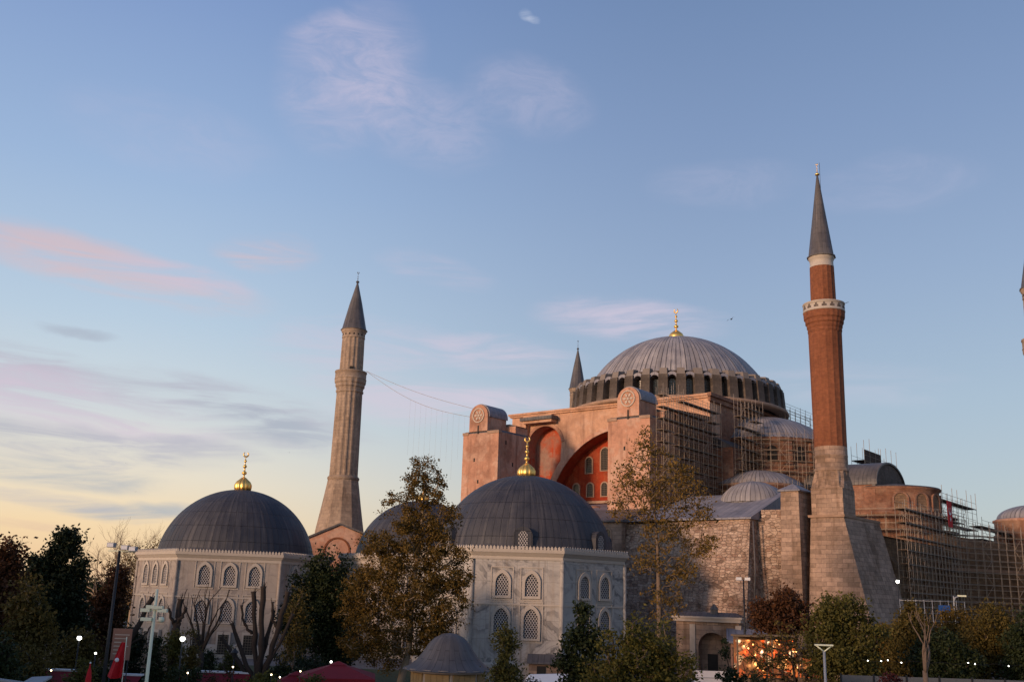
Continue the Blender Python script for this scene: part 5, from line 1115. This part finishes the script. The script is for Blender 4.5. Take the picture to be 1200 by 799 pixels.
# furled red parasol
q = gx(104, 44, 792); z = at(105, 790, 44).z; RL = thing('furled_parasol', 'slim furled red parasol with a white tip beside the green shrub', 'parasol', q)
mb = MB(); mb.lathe([(.12, 0), (.12, z-.2), (.09, z+.1), (.03, z+.3), (.02, z+.45)], 12); mb.build('canopy', 'flagred', RL); mb = MB(); mb.ball((0, 0, z+.47), .04, 0, 8); mb.build('tip', 'white', RL)
# lamp posts on the right
D = 108; q = gx(873, D, 745); z = at(871, 679, D).z; L2 = thing('twin_lamp_post', 'tall dark lamp post with two small white heads before the battered wall', 'street lamp', q)
mb = MB(); mb.tube([(0, 0, 0), (0, 0, z)], [.12, .08], 8); mb.build('pole', 'blackmetal', L2)
for x in (-.5, .42): mb = MB(); mb.box(min(x, 0), max(x, 0), -.03, .03, z-.05, z); mb.box(x-.25, x+.25, -.2, .2, z-.05, z+.25); mb.build('lamp_head', 'white', L2)
D = 50; q = gx(967, D, 790); z = at(967, 755, D).z; L3 = thing('t_lamp_post', 'pale grey post with a flat twin armed lamp head before the hoarding', 'street lamp', q)
mb = MB(); mb.tube([(0, 0, 0), (0, 0, z-.3)], [.08, .06], 10); mb.build('pole', 'greymetal', L3)
mb = MB(); mb.box(-.42, .42, -.12, .12, z-.05, z+.02); mb.tube([(-.38, 0, z-.04), (0, 0, z-.32)], .035, 6); mb.tube([(.38, 0, z-.04), (0, 0, z-.32)], .035, 6); mb.build('lamp_head', 'whitemetal', L3)
D = 100; q = gx(1119, D, 720); z = at(1121, 698, D).z; L4 = thing('curved_street_lamp', 'grey street lamp with a curved arm and pale head before the scaffold', 'street lamp', q)
mb = MB(); mb.tube([(0, 0, 0), (0, 0, z-.5), (.15, 0, z-.15), (.6, 0, z)], .07, 8); mb.build('pole', 'greymetal', L4)
mb = MB(); mb.box(.45, 1.2, -.15, .15, z-.05, z+.1); mb.build('lamp_head', 'whitemetal', L4)
mb = MB(); mb.tube([(0, 0, z-.5), (0, 0, z)], .06, 6); mb.build('stub', 'greymetal', L4)
# near street lamp whose flat head enters at the bottom edge
D = 26; a_ = at(40, 795, D); NL = thing('led_street_lamp', 'grey street lamp with a flat slanted head reaching in low over the red awning', 'street lamp', (a_.x-2.2, D, 0))
mb = MB(); mb.tube([(0, 0, 0), (0, 0, a_.z-.35), (.15, 0, a_.z-.08), (.5, 0, a_.z), (1.3, 0, a_.z-.05), (2.0, 0, a_.z-.12)], .05, 8); mb.build('pole', 'greymetal', NL)
mb = MB(); mb.hexa([(1.85, -.2, a_.z-.22), (2.4, -.2, a_.z-.16), (2.55, .2, a_.z+.02), (2.05, .2, a_.z-.02)], [(1.85, -.2, a_.z-.17), (2.4, -.2, a_.z-.11), (2.55, .2, a_.z+.07), (2.05, .2, a_.z+.03)]); mb.build('lamp_head', 'greymetal', NL)

# glowing stalls behind the trees
def stall_glow():
    mt, b, pr, out = newmat('stall_goods_glow')
    uv = b.n('ShaderNodeTexCoord').outputs['UV']; v = b.n('ShaderNodeTexVoronoi'); b.set(v.inputs['Vector'], uv); v.inputs['Scale'].default_value = 2.0
    sp = b.n('ShaderNodeSeparateXYZ'); b.set(sp.inputs[0], v.outputs['Color'])
    col = b.ramp(sp.outputs[0], [(0, (.9, .07, .01)), (.4, (1, .20, .03)), (.75, (1, .42, .12)), (1, (1, .72, .42))])
    st = b.m('MULTIPLY', b.rng(sp.outputs[1], .25, 1, .2, 4.5), b.rng(v.outputs['Distance'], .45, .05, .15, 1))
    b.set(pr.inputs['Emission Color'], col); b.set(pr.inputs['Emission Strength'], st); pr.inputs['Base Color'].default_value = (.3, .12, .05, 1)
    return mt
M['glow'] = stall_glow()
for k, (px, w, la) in enumerate(((884, 3.0, 'brightly lit market stall full of orange lights nearest the gate'), (918, 3.0, 'brightly lit market stall of orange lights behind the conifer, in the middle of the row'), (952, 2.6, 'lit market stall with red and white goods next to the pale twin lamp'))):
    D = 90; q = gx(px, D, 770); t = thing('market_stall', la, 'stall', q, 0, 'glowing market stalls')
    zlo, zhi = max(.4, at(px, 795, D).z), at(px, 750 if k < 2 else 772, D).z
    mb = MB(); mb.face([(-w/2, 1.2, zlo), (w/2, 1.2, zlo), (w/2, 1.2, zhi), (-w/2, 1.2, zhi)]); mb.build('lit_shelves', 'glow', t)
    mb = MB(); mb.box(-w/2, w/2, 1.22, 1.35, 0, zhi+.3); mb.box(-w/2-.2, w/2+.2, -.4, 1.4, zhi+.3, zhi+.45); mb.build('booth', 'plank', t)
    for x in (-w/2, w/2): mb = MB(); mb.box(x-.06, x+.06, -.3, -.18, 0, zhi+.3); mb.build('post', 'plank', t)
    mb = MB(); mb.box(-w/2, w/2, -.2, .4, 0, 1.0); mb.build('counter', 'wood', t)
    for j in range(7):
        mb = MB(); mb.ball((rng.uniform(-w/2+.2, w/2-.2), rng.uniform(-.1, .9), rng.uniform(zlo+.5, zhi+.1)), .06, 0, 8); mb.build('bulb', 'ambulb', t)
# hoardings and walls along the bottom
def hoarding(label, x0, x1, D, z, mat, post='blackmetal', step=2.0, name='hoarding', rail=True):
    a, b_ = gx(x0, D, 790), gx(x1, D, 790); t = thing(name, label, 'barrier', a, 0, 'hoardings and barriers')
    L = b_.x-a.x; mb = MB(); mb.box(0, L, 0, .06, .1, z); mb.build('panel', mat, t)
    k = max(1, int(L/step))
    for i in range(k+1): mb = MB(); mb.box(i*L/k-.05, i*L/k+.05, -.06, -.002, 0, z+.12); mb.build('post', post, t)
    if rail: mb = MB(); mb.box(0, L, -.04, -.003, z*.72, z*.72+.06); mb.build('rail', post, t)
hoarding('white sheeted barrier wall below the arched gate', 812, 872, 92, 2.2, 'offwhite', 'greymetal', 3)
hoarding('low grey blue panel fence at the bottom under the gate', 818, 905, 56, 2.9, 'greymetal', 'blackmetal', 1.8)
hoarding('dark grey mesh hoarding below the glowing stalls', 926, 972, 58, 3.7, 'hoard', 'blackmetal', 1.5)
hoarding('long grey hoarding with dark posts below the olive trees', 985, 1215, 70, 3.6, 'hoard', 'blackmetal', 2.2)
hoarding('pale low railing at the bottom below the dark mesh hoarding', 905, 1010, 47, 2.9, 'greymetal', 'whitemetal', 1.4)
q = gx(655, 70, 790); AW = thing('white_awning', 'white canvas awning below the marble tomb', 'awning', q)
mb = MB(); z = at(655, 789, 70).z; mb.hexa([(-2.4, -1.5, z-.8), (2.2, -1.5, z-.8), (2.2, 1.5, z-.8), (-2.4, 1.5, z-.8)], [(-2.0, -.2, z-.1), (2.0, -.2, z+.1), (2.0, .2, z+.1), (-2.0, .2, z-.1)]); mb.build('canvas', 'white', AW)
for x in (-2.2, 2.0): mb = MB(); mb.tube([(x, -1.4, 0), (x, -1.4, z-.8)], .04, 6); mb.build('post', 'greymetal', AW)
# low garden wall and string lights
hoarding('low stone garden wall behind the evergreen and awnings', -10, 200, 96, 2.6, 'rubble', 'graystone', 6, 'garden_wall', False)
a = gx(1008, 68, 775); t = thing('light_string', 'string of tiny white lights along the grey hoarding', 'string lights', a)
mb = MB(); za = at(1010, 772, 68).z; L = 10.5; pts = [(i*L/24, -.2, za-.12*math.sin(i*math.pi/4)**2) for i in range(25)]; mb.tube(pts, .012, 4); mb.build('wire', 'blackmetal', t)
for i in (1, 3, 4, 6, 16, 17, 22): mb = MB(); mb.ball(pts[i], .04, 0, 8); mb.build('bulb', 'coolbulb', t)
q = gx(1107, 98, 715); t = thing('tarpaulin_fence', 'blue tarpaulin patch on the site fence below the scaffold', 'barrier', q); z = at(1107, 712, 98).z
mb = MB(); mb.box(-.55, .55, 0, .05, z-.6, z+.25); mb.build('tarpaulin', 'blue', t)
mb = MB()
for x in np.linspace(-4.2, 2, 9): mb.tube([(x, .1, 0), (x, .1, z+.7)], .03, 5)
mb.tube([(-4.2, .1, z+.6), (2, .1, z+.6)], .03, 5); mb.build('mesh_fence', 'greymetal', t)

# birds
def bird(label, px, py, D, span, bank):
    p = at(px, py, D); t = thing('bird', label, 'bird', p, R(rng.uniform(5, 25)), 'birds in the sky')
    mb = MB(); s = span/2
    mb.lathe([(.005, -.30*s*1.0), (.09*s, -.15*s), (.11*s, .05*s), (.05*s, .25*s), (.004, .36*s)], 8)
    mb.v = [(x, z, y) for x, y, z in mb.v]                       # body along y
    for sg in (-1, 1):
        A = [(0, .10*s, .02*s), (sg*.45*s, .16*s, .16*s), (sg*s, -.10*s, .05*s)]; B_ = [(0, -.12*s, .02*s), (sg*.45*s, -.06*s, .15*s), (sg*s, -.14*s, .05*s)]
        for i in range(2): mb.face([A[i], A[i+1], B_[i+1], B_[i]])
    o = mb.build('body', 'blackmetal', t); o.rotation_euler = (R(8), bank, 0)
bird('gull gliding beside the great dome', 857, 374, 130, 1.7, R(-30))
bird('tiny distant bird above the hexagonal tomb', 339, 530, 160, .7, R(10))
bird('tiny distant bird over the pale bare branches', 159, 576, 170, .6, R(-10))
bird('tiny distant bird high over the bare branches', 148, 543, 170, .6, R(5))
